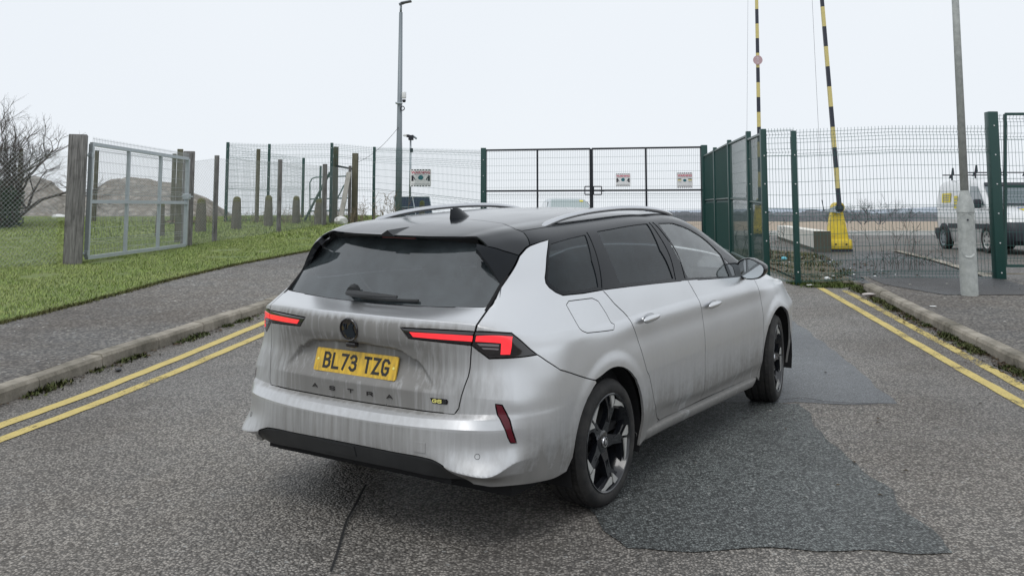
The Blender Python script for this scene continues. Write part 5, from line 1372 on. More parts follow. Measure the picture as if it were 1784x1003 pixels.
for v in (199, 325, 463):
    p = A(1751, v, 15.0); mb = MB(); mb.tube([p, p + Vector((1.6, -.1, 0))], .028, 4); mb.build('rail', GREEN, sg_)
for dx_ in (0, 1.6):
    p = A(1751, 463, 15.0) + Vector((dx_, -.1 * dx_ / 1.6, 0)); q = A(1751, 199, 15.0) + Vector((dx_, -.1 * dx_ / 1.6, 0)); mb = MB(); mb.tube([p, q], .028, 4); mb.build('upright', GREEN, sg_)
p = A(1751, 463, 15.0); vmesh(sg_, (p.x, 15.02), (p.x + 1.6, 14.92), (p.z, p.z), A(1751, 199, 15).z - p.z, GREENW, r=.003, topspike=0)

# warning signs
WHITEP = new_mat('sign_white', (.78, .78, .78), .5); REDP = new_mat('sign_red', (.62, .02, .09), .5); BLKP = new_mat('sign_black', (.02, .02, .03), .5); TEAL = new_mat('sign_teal', (.02, .14, .17), .5); GRYP = new_mat('sign_grey', (.35, .36, .37), .5)
YELP = new_mat('sign_yellow', (.75, .62, .05), .5)
def text_mesh(txt, width, height, mat, name='lettering', align='CENTER', parent=None, bold=.02):
    cu = bpy.data.curves.new(name, 'FONT'); cu.body = txt; cu.align_x = align; cu.align_y = 'CENTER'; cu.size = 1; cu.extrude = 0; cu.offset = bold; cu.resolution_u = 2
    tmp = bpy.data.objects.new(name, cu); COL.objects.link(tmp); dg = bpy.context.evaluated_depsgraph_get(); me = bpy.data.meshes.new_from_object(tmp.evaluated_get(dg))
    bpy.data.objects.remove(tmp); co = np.empty(len(me.vertices) * 3); me.vertices.foreach_get('co', co); co = co.reshape(-1, 3)
    lo, hi = co.min(0), co.max(0); co[:, 0] = (co[:, 0] - (lo[0] + hi[0]) / 2) * width / (hi[0] - lo[0]); co[:, 1] = (co[:, 1] - (lo[1] + hi[1]) / 2) * height / (hi[1] - lo[1]); co[:, 2] = 0
    me.vertices.foreach_set('co', co.ravel()); me.materials.clear(); me.materials.append(mat); me.name = name
    o = bpy.data.objects.new(name, me); COL.objects.link(o); o.parent = parent; return o
def sign(c, w, h_, label, style, rz=0):
    r_ = empty('warning_sign', c, rz, label, 'sign', 'warning signs on the fence and gates')
    def q(name, x0, z0, x1, z1, m, d=.004):
        mb = MB(); mb.box(((x0 + x1) / 2 * w, -d / 2 - (0 if name == 'board' else .003), (z0 + z1) / 2 * h_), ((x1 - x0) * w, d, (z1 - z0) * h_)); return mb
    bo = q('board', -.5, -.5, .5, .5, WHITEP, .006).build('board', WHITEP, r_)
    mb = MB()
    for k in range(7):
        x = -.45 + k * .135
        for z0, z1 in ((.44, .49), (-.49, -.44)): mb.box(((x + .035) * w, -.0075, (z0 + z1) / 2 * h_), (.07 * w, .002, (z1 - z0) * h_ * 1.1))
    e = mb.build('edge_marks', BLKP, bo); e['kind'] = 'stuff'
    t = text_mesh('WARNING', w * .9, h_ * .15, REDP, parent=bo); t.rotation_euler = (R(90), 0, 0); t.location = (0, -.010, h_ * .31)
    if style == 1:
        for sx in (-1, 1):
            mb = MB(); mb.box((sx * .39 * w, -.0085, -.02 * h_), (.10 * w, .002, .32 * h_)); mb.box((sx * .30 * w, -.0085, -.03 * h_), (.04 * w, .002, .2 * h_), Matrix.Rotation(sx * .5, 3, 'Y')); mb.build('pictogram', BLKP, bo)
        mb = MB(); mb.lathe([(0, 0), (.13 * w, 0), (.13 * w, .002), (0, .002)], 14, Matrix.Translation((0, -.0075, .02 * h_)) @ Matrix.Rotation(R(90), 4, 'X') @ Matrix.Diagonal((1, .85, 1, 1))); mb.build('pictogram', TEAL, bo)
    else:
        for sx in (-1, 1):
            mb = MB(); mb.box((sx * .33 * w, -.0085, .08 * h_), (.22 * w, .002, .05 * h_)); mb.build('pictogram', BLKP, bo)
            mb = MB(); mb.box((sx * .33 * w, -.0085, .0 * h_), (.22 * w, .002, .05 * h_)); mb.build('pictogram', YELP, bo)
            mb = MB(); mb.box((sx * .33 * w, -.0085, -.12 * h_), (.22 * w, .002, .03 * h_)); mb.build('pictogram', GRYP, bo)
        mb = MB(); mb.lathe([(0, 0), (.11 * w, 0), (.11 * w, .002), (0, .002)], 14, Matrix.Translation((0, -.0075, -.01 * h_)) @ Matrix.Rotation(R(90), 4, 'X') @ Matrix.Diagonal((1, .8, 1, 1))); mb.build('pictogram', TEAL, bo)
    mb = MB(); mb.box((0, -.0085, -.36 * h_), (.86 * w, .002, .03 * h_)); mb.box((0, -.0085, .20 * h_), (.8 * w, .002, .02 * h_)); mb.build('small_print', GRYP, bo)
def yg(u): f = (u - 842) / (1229 - 842); return 27.6 + (26 - 27.6) * f
sign(tuple(A(733, 310, 29.3)), .62, .51, 'largest warning sign, on the mesh fence beside the tall lamp column', 1, 0)
sign(tuple(A(1085.5, 313.5, yg(1085) - .06)), .40, .34, 'warning sign near the middle of the right gate leaf', 1, -.25)
sign(tuple(A(1193, 314, yg(1193) - .06)), .41, .40, 'warning sign near the right end of the right gate leaf', 2, -.25)

# lamp column at the back, with cameras and cable
lc = empty('lamp_column', (0, 0, 0), label='tall grey lamp column with camera standing behind the mesh fence', cat='street light')
b = A(694, 380, 30.0); t_ = A(700, 22, 30.0); b.z = Z(b.x, 30) - .3; t_.x = b.x
GREYM = new_mat('column_grey', (.23, .26, .28), .5, .4)
mb = MB(); mb.tube([b, b + Vector((0, 0, 2.6)), b + Vector((0, 0, 3.0)), t_], [.10, .10, .085, .055], 12); mb.build('column', GREYM, lc, smooth=True)
mb = MB(); mb.tube([t_, t_ + Vector((0, 0, .22))], .035, 8); mb.build('spigot', GREYM, lc, smooth=True)
mb = MB(); h0 = t_ + Vector((0, 0, .25))
mb.box(h0 + Vector((.16, 0, .07)), (.34, .22, .05), Matrix.Rotation(-.2, 3, 'Y'), bev=.02); mb.tube([h0 + Vector((-.06, 0, 0)), h0 + Vector((.06, 0, .04)), h0 + Vector((.25, 0, .10))], [.04, .05, .02], 8); mb.build('lantern', new_mat('lantern_grey', (.16, .17, .19), .5), lc, auto=50)
mb = MB(); c = A(704, 166, 29.85); mb.box(c, (.12, .14, .2), bev=.02); mb.build('camera_housing', WHITEP, lc, auto=40)
mb = MB(); c = A(704, 176, 29.85); mb.lathe([(0, -.05), (.04, -.04), (.055, 0), (.05, .04)], 12, Matrix.Translation(c)); mb.build('camera_dome', BLKP, lc, smooth=True)
mb = MB(); c = A(701, 189, 29.88); mb.lathe([(.05, -.02), (.075, -.02), (.075, .02), (.05, .02)], 16, Matrix.Translation(c) @ Matrix.Rotation(R(90), 4, 'X'), closed=True); mb.build('cable_coil', BLKP, lc, smooth=True)
mb = MB(); mb.box(A(695, 180, 29.95), (.2, .2, .04)); mb.build('clamp', GALV, lc)
pts = []
a_, b_ = A(694, 222, 29.9), A(617, 285, 30.4)
for i in range(13): f = i / 12; p = a_.lerp(b_, f); p.z -= .28 * 4 * f * (1 - f) * .6; pts.append(p)
mb = MB(); mb.tube(pts, .006, 4); tag(mb.build('cable', BLKP), 'thin sagging cable from the lamp column to the wooden post', 'cable')
# camera mast and solar trailer
ct = empty('camera_mast', (0, 0, 0), label='thin mast with a cluster of small cameras above the largest warning sign', cat='mast')
b = A(714, 370, 31.5); t_ = A(716, 240, 31.5); t_.x = b.x
mb = MB(); mb.tube([b, t_], [.035, .03], 8); mb.build('pole', GALV, ct, smooth=True)
for u, v, s_, m_ in ((706, 236, (.1, .08, .07), WHITEP), (711, 237, (.1, .08, .09), BLKP), (716, 240, (.16, .12, .16), BLKP), (717, 262, (.09, .1, .13), BLKP)):
    mb = MB(); mb.box(A(u, v, 31.4), s_, bev=.015); mb.build('camera_head', m_, ct)
mb = MB(); mb.tube([A(718, 236, 31.4), A(726, 242, 31.4)], .03, 8); mb.build('camera_head', GREYM, ct)
mb = MB(); mb.tube([A(702, 236, 31.4), A(716, 237, 31.4)], .015, 6); mb.build('arm', GALV, ct)
sp_ = empty('solar_trailer', (0, 0, 0), label='dark blue tilted solar panel on a trailer beside the lamp column', cat='solar panel')
PVM = new_mat('solar_cells', (.012, .02, .045), .45); PVM.node_tree.nodes['Principled BSDF'].inputs['Specular IOR Level'].default_value = .15
_n = NT(PVM); _b = _n.n('ShaderNodeTexBrick'); _b.offset = 0; _b.inputs['Scale'].default_value = 6; _b.inputs['Color1'].default_value = (.010, .018, .045, 1); _b.inputs['Color2'].default_value = (.014, .024, .055, 1); _b.inputs['Mortar'].default_value = (.06, .07, .1, 1); _b.inputs['Mortar Size'].default_value = .02; _b.inputs['Brick Width'].default_value = .5
_n.l(_n.coord(), _b.inputs[0]); _n.base(_b.outputs[0])
c00, c10, c11, c01 = A(692, 376, 30.9), A(754, 376, 30.9), A(748, 343, 31.3), A(686, 343, 31.3)
def bil(u, v): return (c00.lerp(c10, u)).lerp(c01.lerp(c11, u), v)
for (u0, u1) in ((.0, .52), (.53, 1)):
    for (v0, v1) in ((-.9, .44), (.47, 1)):
        mb = MB(); q = [bil(u0, v0), bil(u1, v0), bil(u1, v1), bil(u0, v1)]; nn_ = Vector((0, .03, -.01)); mb.add(q + [p + nn_ for p in q], [(0, 1, 2, 3), (7, 6, 5, 4), (0, 4, 5, 1), (1, 5, 6, 2), (2, 6, 7, 3), (3, 7, 4, 0)]); mb.build('solar_module', PVM, sp_)
mb = MB()
for a_, b_ in (((.525, -.9), (.525, 1)), ((0, .455), (1, .455)), ((0, 1), (1, 1)), ((0, -.9), (0, 1)), ((1, -.9), (1, 1))): mb.tube([bil(*a_) - Vector((0, .012, 0)), bil(*b_) - Vector((0, .012, 0))], .018, 4)
mb.build('frame', GALV, sp_)
# near lamp column on the right pavement
nl = empty('lamp_column', (0, 0, 0), label='close grey lamp column with wide base standing on the right pavement', cat='street light')
bx, by = G(1690, 530); bz = Z(bx, by) + .11
def mcol():
    m = new_mat('galvanised_column', (.33, .34, .33), .6, .1); n = NT(m); oc = n.coord(); k = n.noise(oc, 12, 6, .7); k2 = n.noise(oc, 2.5, 4, .6)
    col = n.mix(n.ramp(k, [(.35, 0), (.7, 1)]), (.32, .34, .33), (.50, .52, .50)); col = n.mix(n.ramp(k2, [(.5, 0), (.7, .4)]), col, (.30, .31, .27))
    n.base(col); n.bump(k, .3, .004); return m
NC = mcol()
z1 = A(1683, 370, by).z; z0_ = A(1683, 332, by).z
s_ = by / F_PX / math.cos(PITCH)
mb = MB(); mb.tube([(bx, by, bz - .2), (bx, by, bz + .35), (bx, by, z1)], [.108, .108, .104], 16); mb.build('base', NC, nl, auto=60)
mb = MB(); mb.tube([(bx, by, z1 + .001), (bx, by, z1 + .1), (bx, by, z0_)], [.112, .104, .052], 16); mb.build('shoulder', NC, nl, auto=30)
mb = MB(); mb.tube([(bx, by, z0_), (bx, by, z0_ + 4.5)], [.052, .042], 14); mb.build('shaft', NC, nl, smooth=True)
mb = MB(); M_ = Matrix.Translation((bx, by, 0)) @ Matrix.Rotation(-.25, 4, 'Z')
dz0, dz1 = A(1690, 447, by).z, A(1690, 375, by).z; vs = []; pr = []
for i in range(13): t = math.pi * i / 12; pr.append((.075 * math.cos(t + math.pi), dz0 + .06 + .07 * math.sin(t + math.pi)))
for i in range(13): t = math.pi * i / 12; pr.append((.075 * math.cos(t), dz1 - .05 + .07 * math.sin(t)))
for rr in (.1125, .118):
    for x_, z_ in pr: an = x_ / .108; vs.append(M_ @ Vector((rr * math.sin(an), -rr * math.cos(an), z_)))
n_ = len(pr); mb.add(vs, [tuple(range(n_, 2 * n_))] + [(i, (i + 1) % n_, n_ + (i + 1) % n_, n_ + i) for i in range(n_)]); dr_ = mb.build('access_door', NC, nl)
mb = MB(); mb.lathe([(0, 0), (.012, 0), (.012, .004), (0, .004)], 10, M_ @ Matrix.Translation((0, -.119, dz1 - .06)) @ Matrix.Rotation(R(90), 4, 'X')); mb.build('lock', BLKP, dr_)
# ------------------------------------------------------------------ raised barriers
YEL = new_mat('barrier_yellow', (.70, .52, .03), .45); _n = NT(YEL); _oc = _n.coord()
_n.base(_n.mix(_n.ramp(_n.noise(_oc, 5, 6, .7), [(.5, 0), (.78, 1)]), (.72, .54, .035), (.30, .20, .05)))
YARM = new_mat('arm_yellow', (.66, .56, .22), .5); BARM = new_mat('arm_black', (.03, .035, .05), .5)
def barrier(u, y, vb, vt, u_end, label, disc=None, vend=0, alen=8.0, aw=.066, frm=1.0, zb=None):
    p = A(u, vb, y); z0 = Z(p.x, y) if zb is None else zb; r_ = empty('raised_barrier', (p.x, y, z0), 0, label, 'barrier', 'raised yellow and black barriers behind the fence')
    H = A(u, vt, y).z - z0; w = .60 * frm
    mb = MB(); vs = []; 
    lv = [(0.0, .52, .42), (.04, .52, .42)]
    mb.box((0, 0, .02), (w * .95, w * .8, .08)); mb.build('base_plate', BLKP, r_)
    mb = MB(); mb.box((0, 0, .06 + .12), (w, w * .75, .24), taper=.97, bev=.04); b_ = mb.build('skirt', YEL, r_, auto=40)
    mb = MB(); mb.box((-.01, 0, .28 + (H - .42) / 2), (w * .80, w * .6, H - .40), taper=.50, bev=.02); mb.build('housing', YEL, r_, auto=40)
    mb = MB(); mb.tube([(.02, -w * .28, H - .16), (.02, w * .28, H - .16)], w * .21, 18); mb.build('head', YEL, r_, auto=40)
    mb = MB(); mb.tube([(-.0, -w * .40, H - .18), (-.0, -w * .28, H - .18)], .10, 16); mb.build('pivot', BLKP, r_, auto=40)
    for sx in (-.12, .14):
        mb = MB(); mb.tube([(sx, -w * .39, .18), (sx, -w * .37, .18)], .022, 8); mb.build('bolt', BLKP, b_)
    # arm
    e = A(u_end, vend, y) - Vector((p.x, y, z0)); e.y = -w * .36; s0 = Vector((0, -w * .36, H - .20)); d = (e - s0).normalized()
    k = 0; t = 0; seg = .50 if frm > .9 else .46; arm = bpy.data.objects.new('arm', None); COL.objects.link(arm); arm.parent = r_
    while t < alen:
        f = 1 - .25 * t / alen; mb = MB(); mb.tube([s0 + d * t, s0 + d * (t + seg)], [aw * f, aw * (1 - .25 * (t + seg) / alen)], 4 if frm > .9 else 8, r2=None); mb.build('arm_band', BARM if k % 2 == 0 else YARM, arm); t += seg; k += 1
    mb = MB(); mb.prism([(-.36, -.06), (0, -.10), (0, .12), (-.30, -.02)], -.02, .02, Matrix.Translation((0, -w * .34, H - .2)) @ Matrix.Rotation(R(90), 4, 'X')); mb.build('bracket', GALV, r_)
    mb = MB(); mb.tube([(-.38, -w * .36, H - .24), (-.42, -w * .36, H + .02)], .012, 5); mb.tube([(-.42, -w * .36, H + .02), (e.x - .25, -w * .36, e.z + .6)], .004, 4); mb.build('stay_wire', BLKP, r_)
    if disc:
        c = A(*disc, y) - Vector((p.x, y, z0)); mb = MB(); mb.lathe([(0, -.008), (.145, -.008), (.145, .008), (0, .008)], 32, Matrix.Translation((c.x, -w * .36 - .08, c.z)) @ Matrix.Rotation(R(90), 4, 'X'))
        dd = mb.build('stop_disc', new_mat('faded_pink', (.52, .36, .38), .5), arm)
        t_ = text_mesh('STOP', .2, .07, new_mat('faded_white', (.66, .58, .60), .5), parent=dd); t_.rotation_euler = (R(90), R(-90), 0); t_.location = (c.x, -w * .36 - .0895, c.z)
    return r_
barrier(1460, 24.4, 436, 350, 1427, 'nearer barrier with yellow housing and striped arm leaning left', zb=A(1460, 438, 24.4).z)
barrier(1324, 30.5, 410, 341, 1316, 'farther barrier with upright striped arm carrying a faded stop disc', disc=(1317, 107), frm=.72, aw=.065, zb=A(1324, 411, 30.5).z)
# concrete blocks
CW = new_mat('white_concrete', (.55, .53, .48), .85); _n = NT(CW); _oc = _n.coord(); _n.base(_n.mix(_n.ramp(_n.noise(_n.coord((3, 3, .8)), 2, 6, .75), [(.5, 0), (.7, 1)]), (.78, .76, .70), (.45, .42, .34)))
CD = new_mat('stained_concrete', (.09, .085, .065), .9)
a = Vector(A(1418, 439, 24.0)); b = Vector(A(1354, 410, 38.0)); a.z = b.z = 0; n_ = 6
for i in range(n_):
    c0, c1 = a.lerp(b, i / n_), a.lerp(b, (i + 1) / n_ - .006); r_ = empty('concrete_block', (0, 0, 0), 0, None, 'concrete block', 'line of white concrete blocks behind the fence')
    r_['label'] = 'nearest white concrete block with dark end beside the barrier housing' if i == 0 else '%s white concrete block in the row, counted from the nearer barrier' % ('', 'second', 'third', 'fourth', 'fifth', 'sixth and farthest')[i]
    t = (c1 - c0).normalized(); nn = Vector((t.y, -t.x, 0)); z0, z1_ = Z(c0.x, c0.y), Z(c1.x, c1.y)
    if i == 0: z0 = A(1418, 439, 24).z
    vs = []
    for c, z in ((c0, z0), (c1, z1_)):
        for o_, h_ in ((0, 0), (0, .10), (.0, .50), (.40, .50), (.40, 0)): e = c + nn * o_; vs.append((e.x, e.y, z + h_))
    mb = MB(); mb.add(vs, [(0, 5, 6, 1), (1, 6, 7, 2), (2, 7, 8, 3), (3, 8, 9, 4), (4, 9, 5, 0), (9, 8, 7, 6, 5)]); o = mb.build('block', CW, r_)
    mb = MB(); mb.add(vs[:5], [(0, 1, 2, 3, 4)]); mb.build('end_face', CD if i == 0 else CW, r_)
    mb = MB(); mb.add([Vector(v) - nn * .01 + Vector((0, 0, 0)) for v in (vs[0], vs[1], vs[6], vs[5])], [(0, 3, 2, 1)]); mb.build('footing', CD, r_)

# ------------------------------------------------------------------ ring-lofted vehicles (van and far car)
def loft(name, rings, mat, parent, n=9, cap=True):
    """rings: (z, y_front, y_rear, half width, corner radius), car local: front towards -y"""
    V = []; Fc = []
    for z, yf, yr, w, r in rings:
        r = min(r, w * .95, (yr - yf) / 2 * .95)
        for cx, cy, a0 in ((w - r, yf + r, -90), (w - r, yr - r, 0), (-w + r, yr - r, 90), (-w + r, yf + r, 180)):
            for i in range(n): t = R(a0 + 90 * i / (n - 1)); V.append((cx + r * math.cos(t), cy + r * math.sin(t), z))
    m_ = 4 * n
    for k in range(len(rings) - 1):
        for j in range(m_): Fc.append((k * m_ + j, k * m_ + (j + 1) % m_, (k + 1) * m_ + (j + 1) % m_, (k + 1) * m_ + j))
    if cap: Fc.append(tuple((len(rings) - 1) * m_ + j for j in range(m_))); Fc.append(tuple(reversed(range(m_))))
    o = mesh_obj(name, V, Fc, mat, parent); o.data.polygons.foreach_set('use_smooth', [True] * len(o.data.polygons)); o.data.set_sharp_from_angle(angle=R(38)); return o
def ywheel(parent, x, y, r, w, sg, capm):
    e = bpy.data.objects.new('wheel', None); COL.objects.link(e); e.parent = parent; e.location = (x, y, r)
    M_ = Matrix.Rotation(R(90) * sg, 4, 'Y')
    mb = MB(); mb.lathe([(r * .66, w / 2 - .01), (r * .7, w / 2), (r * .93, w / 2), (r, w / 2 - .03), (r, -w / 2 + .03), (r * .9, -w / 2), (.0, -w / 2)], 28, M_); mb.build('tyre', RUB, e, auto=40)
    mb = MB(); mb.lathe([(0, w / 2 - .015), (r * .2, w / 2 - .01), (r * .5, w / 2 - .03), (r * .62, w / 2 - .012), (r * .67, w / 2 - .004), (r * .68, w / 2 - .03)], 28, M_); rm = mb.build('rim', capm, e, auto=40)
    mb = MB()
    for k in range(7):
        t = 2 * math.pi * k / 7; mb.lathe([(.0, w / 2 - .004), (r * .10, w / 2 - .010)], 8, M_ @ Matrix.Translation((r * .42 * math.cos(t), r * .42 * math.sin(t), .004)))
    mb.build('rim_hole', BLKP, rm); return e
WHV = new_mat('van_white', (.74, .75, .76), .3); WHV.node_tree.nodes['Principled BSDF'].inputs['Coat Weight'].default_value = .5
_n = NT(WHV); _oc = _n.coord(); _x, _y, _z = _n.sep(_oc); _n.base(_n.mix(_n.math('MULTIPLY', _n.mapr(_z, 1.1, .3, 0, 1), _n.noise(_oc, 4, 5, .6)), (.74, .75, .76), (.36, .35, .33)))
VB = new_mat('van_bumper', (.018, .022, .03), .55); VGL = new_mat('van_glass', (.10, .13, .145), .08); VGL.node_tree.nodes['Principled BSDF'].inputs['Coat Weight'].default_value = 1
van = empty('panel_van', (12.02, 22.55, 0), R(-3), 'white panel van with black bumper and roof bars parked behind the fence', 'van')
van.location.z = A(1716, 441, 23.4).z
def cutw(v): return v
body_v = [(.22, .12, 4.2, .76, .2), (.34, .03, 4.27, .80, .24), (.52, -.01, 4.30, .825, .26), (.70, .05, 4.31, .835, .26), (.84, .13, 4.31, .84, .28), (.92, .26, 4.31, .84, .3), (1.0, .50, 4.30, .835, .3), (1.06, .80, 4.29, .825, .2), (1.10, .95, 4.28, .82, .12)]
loft('body', body_v, WHV, van)
loft('cab_body', [(1.10, .95, 4.28, .818, .12), (1.3, 1.16, 4.26, .80, .12), (1.5, 1.37, 4.22, .775, .12), (1.66, 1.56, 4.17, .745, .14), (1.76, 1.72, 4.12, .70, .2), (1.81, 1.95, 4.0, .60, .25), (1.825, 2.3, 3.8, .4, .25)], WHV, van)
mb = MB(); mb.add([(-.70, .985, 1.125), (.70, .985, 1.125), (.66, 1.50, 1.62), (-.66, 1.50, 1.62)], [(0, 1, 2, 3)])
mb2 = MB(); 
W = [(-.74, .93, 1.12), (.74, .93, 1.12), (.66, 1.49, 1.64), (-.66, 1.49, 1.64)]
for p in W: pass
def slabq(name, q, nrm, th, mat, parent):
    nrm = Vector(nrm) * th; mb = MB(); q = [Vector(p) for p in q]; k = len(q)
    mb.add(q + [p + nrm for p in q], [tuple(range(k)), tuple(range(2 * k - 1, k - 1, -1))] + [(i, k + i, k + (i + 1) % k, (i + 1) % k) for i in range(k)])
    o = mb.build(name, mat, parent); bm = bmesh.new(); bm.from_mesh(o.data); bmesh.ops.recalc_face_normals(bm, faces=bm.faces); bm.to_mesh(o.data); bm.free(); return o
slabq('windscreen', W, (0, -.75, .66), .02, VGL, van)
slabq('windscreen_band', [(-.67, 1.41, 1.575), (.67, 1.41, 1.575), (.65, 1.50, 1.655), (-.65, 1.50, 1.655)], (0, -.75, .66), .03, VB, van)
mb = MB(); mb.tube([(-.6, .93, 1.15), (.05, .90, 1.15)], .012, 5); mb.tube([(0, .93, 1.15), (.6, .90, 1.155)], .012, 5); mb.build('wiper', BLKP, van)
for sx in (-1, 1):
    slabq('door_window', [(sx * .826, 1.10, 1.13), (sx * .826, 1.95, 1.12), (sx * .770, 1.98, 1.60), (sx * .775, 1.58, 1.58)], (sx, 0, 0), .012, VGL, van)
    slabq('side_moulding', [(sx * .842, 1.0, .56), (sx * .842, 3.3, .56), (sx * .842, 3.3, .68), (sx * .842, 1.0, .68)], (sx, 0, 0), .02, VB, van)
    mb = MB(); mb.box((sx * .93, 1.25, 1.16), (.16, .12, .22), bev=.03); mb.build('door_mirror', BLKP, van, auto=50)
    mb = MB(); mb.box((sx * .845, 2.02, .98), (.03, .16, .04), bev=.01); mb.build('door_handle', BLKP, van)
    slabq('headlight', [(sx * .50, .18, .78), (sx * .84, .36, .80), (sx * .83, .56, .96), (sx * .62, .30, .93)], (sx * .3, -.9, .1), .05, new_mat('headlight', (.6, .62, .65), .1), van)
    for wy in (.95, 3.65):
        # black arch behind a moulded lip
        mb = MB(); pr = [(wy + .37 * math.cos(R(a_)), .32 + .37 * math.sin(R(a_))) for a_ in range(-12, 193, 12)]
        vs = [(sx * .835, y_, z_) for y_, z_ in pr] + [(sx * .857, y_, z_) for y_, z_ in pr]; k = len(pr)
        mb.add(vs, [tuple(range(k)), tuple(range(2 * k - 1, k - 1, -1))] + [(i, i + 1, k + i + 1, k + i) for i in range(k - 1)]); mb.build('wheel_arch', BLKP, van)
        ywheel(van, sx * .79, wy, .31, .19, sx, ALLOYF if wy < 2 else GREYM)
slabq('side_window', [(-.832, 2.5, 1.12), (-.832, 3.9, 1.14), (-.79, 3.88, 1.52), (-.785, 2.5, 1.52)], (-1, 0, 0), .004, WHV, van)
for (y0, z0, y1, z1), nm in (((3.15, 1.22, 3.75, 1.46), 0), ((2.72, 1.06, 2.95, 1.38), 0)):
    st = slabq('sticker', [(-.835, y0, z0), (-.835, y1, z0), (-.812, y1, z1), (-.812, y0, z1)], (-1, 0, 0), .004, YELP, van)
    mb = MB()
    for k in range(3): zz = z0 + (z1 - z0) * (.25 + .25 * k); mb.box((-.842 + .023 * (zz - z0) / (z1 - z0), (y0 + y1) / 2, zz), (.003, (y1 - y0) * .7, .025))
    mb.build('sticker_text', GRYP, st)
mb = MB(); mb.box((-.843, 2.35, 1.30), (.01, .012, .9)); mb.box((-.845, 3.2, .50), (.01, 1.7, .012)); mb.build('door_gap', BLKP, van)
loft('front_bumper', [(.20, .06, .75, .80, .2), (.30, -.05, .75, .835, .26), (.5, -.07, .75, .85, .28), (.66, -.03, .75, .853, .28), (.72, .04, .7, .845, .28)], VB, van)
mb = MB(); 
for k in range(3): mb.box((0, -.075, .36 + .07 * k), (.9, .02, .025))
mb.build('grille', BLKP, van)
mb = MB(); mb.prism(rrect(.52, .11, .01), 0, .01, Matrix.Translation((0, -.085, .50)) @ Matrix.Rotation(R(90), 4, 'X')); mb.build('number_plate', WHITEP, van)
loft('rear_bumper', [(.26, 3.95, 4.36, .80, .1), (.42, 3.95, 4.40, .845, .12), (.56, 3.95, 4.38, .845, .12)], VB, van)
slabq('bonnet_badge', [(-.2, .42, .985), (.2, .42, .985), (.25, .6, 1.03), (-.25, .6, 1.03)], (0, -.3, .95), .006, YELP, van)
slabq('bonnet_stripe', [(-.2, .62, 1.035), (.5, .62, 1.035), (.45, .70, 1.05), (-.25, .70, 1.05)], (0, -.3, .95), .006, new_mat('blue_print', (.05, .12, .4), .5), van)
rk = bpy.data.objects.new('roof_rack', None); COL.objects.link(rk); rk.parent = van
for yy in (2.1, 3.6):
    mb = MB(); mb.box((0, yy, 1.94), (1.66, .035, .03)); mb.build('cross_bar', BLKP, rk)
    for xx in (-.6, .62):
        mb = MB(); mb.prism([(-.10, -.12), (-.04, -.12), (.05, .0), (.04, .16), (.01, .16), (-.02, .0)], -.02, .02, Matrix.Translation((xx, yy - .03, 1.97)) @ Matrix.Rotation(R(90), 4, 'X')); mb.build('ladder_stop', BLKP, rk)
        mb = MB(); mb.tube([(xx, yy, 1.78), (xx, yy, 1.93)], .02, 6); mb.build('foot', BLKP, rk)
# the car waiting beyond the gates, facing us
fc = empty('parked_car', (A(998, 350, 33).x, 32.0, Z(3, 33) - .02), R(4), 'silver hatchback facing the camera beyond the closed gates', 'car')
FCP = new_mat('pale_silver', (.62, .66, .68), .3, .4)
loft('body', [(.2, .1, 4.0, .74, .3), (.35, .0, 4.1, .80, .35), (.6, .0, 4.1, .84, .4), (.8, .12, 4.1, .85, .4), (.9, .5, 4.08, .84, .3), (.98, 1.0, 4.05, .80, .2)], FCP, fc)
loft('cabin', [(.98, .95, 4.0, .79, .15), (1.2, 1.35, 3.9, .72, .2), (1.38, 1.72, 3.75, .645, .25), (1.46, 1.95, 3.6, .59, .3), (1.495, 2.3, 3.3, .45, .3)], FCP, fc)
CG = new_mat('windscreen_glass', (.36, .42, .42), .06)
slabq('windscreen', [(-.70, .93, 1.0), (.70, .93, 1.0), (.57, 1.72, 1.415), (-.57, 1.72, 1.415)], (0, -.5, .87), .02, CG, fc)
slabq('tax_sticker', [(.38, 1.56, 1.34), (.5, 1.56, 1.34), (.49, 1.66, 1.39), (.37, 1.66, 1.39)], (0, -.5, .87), .026, YELP, fc)
for sx in (-1, 1):
    slabq('side_window', [(sx * .80, 1.25, 1.0), (sx * .80, 3.6, 1.0), (sx * .665, 3.5, 1.36), (sx * .665, 1.85, 1.36)], (sx, 0, .3), .012, VGL, fc)
    mb = MB(); mb.box((sx * .92, 1.25, 1.02), (.18, .1, .13), bev=.03); mb.build('door_mirror', FCP, fc, auto=50)
    slabq('headlight', [(sx * .5, .1, .62), (sx * .8, .25, .64), (sx * .8, .4, .78), (sx * .52, .2, .74)], (sx * .2, -.9, .1), .05, CHROME, fc)
    for wy in (.8, 3.3): ywheel(fc, sx * .76, wy, .30, .19, sx, ALLOYF)

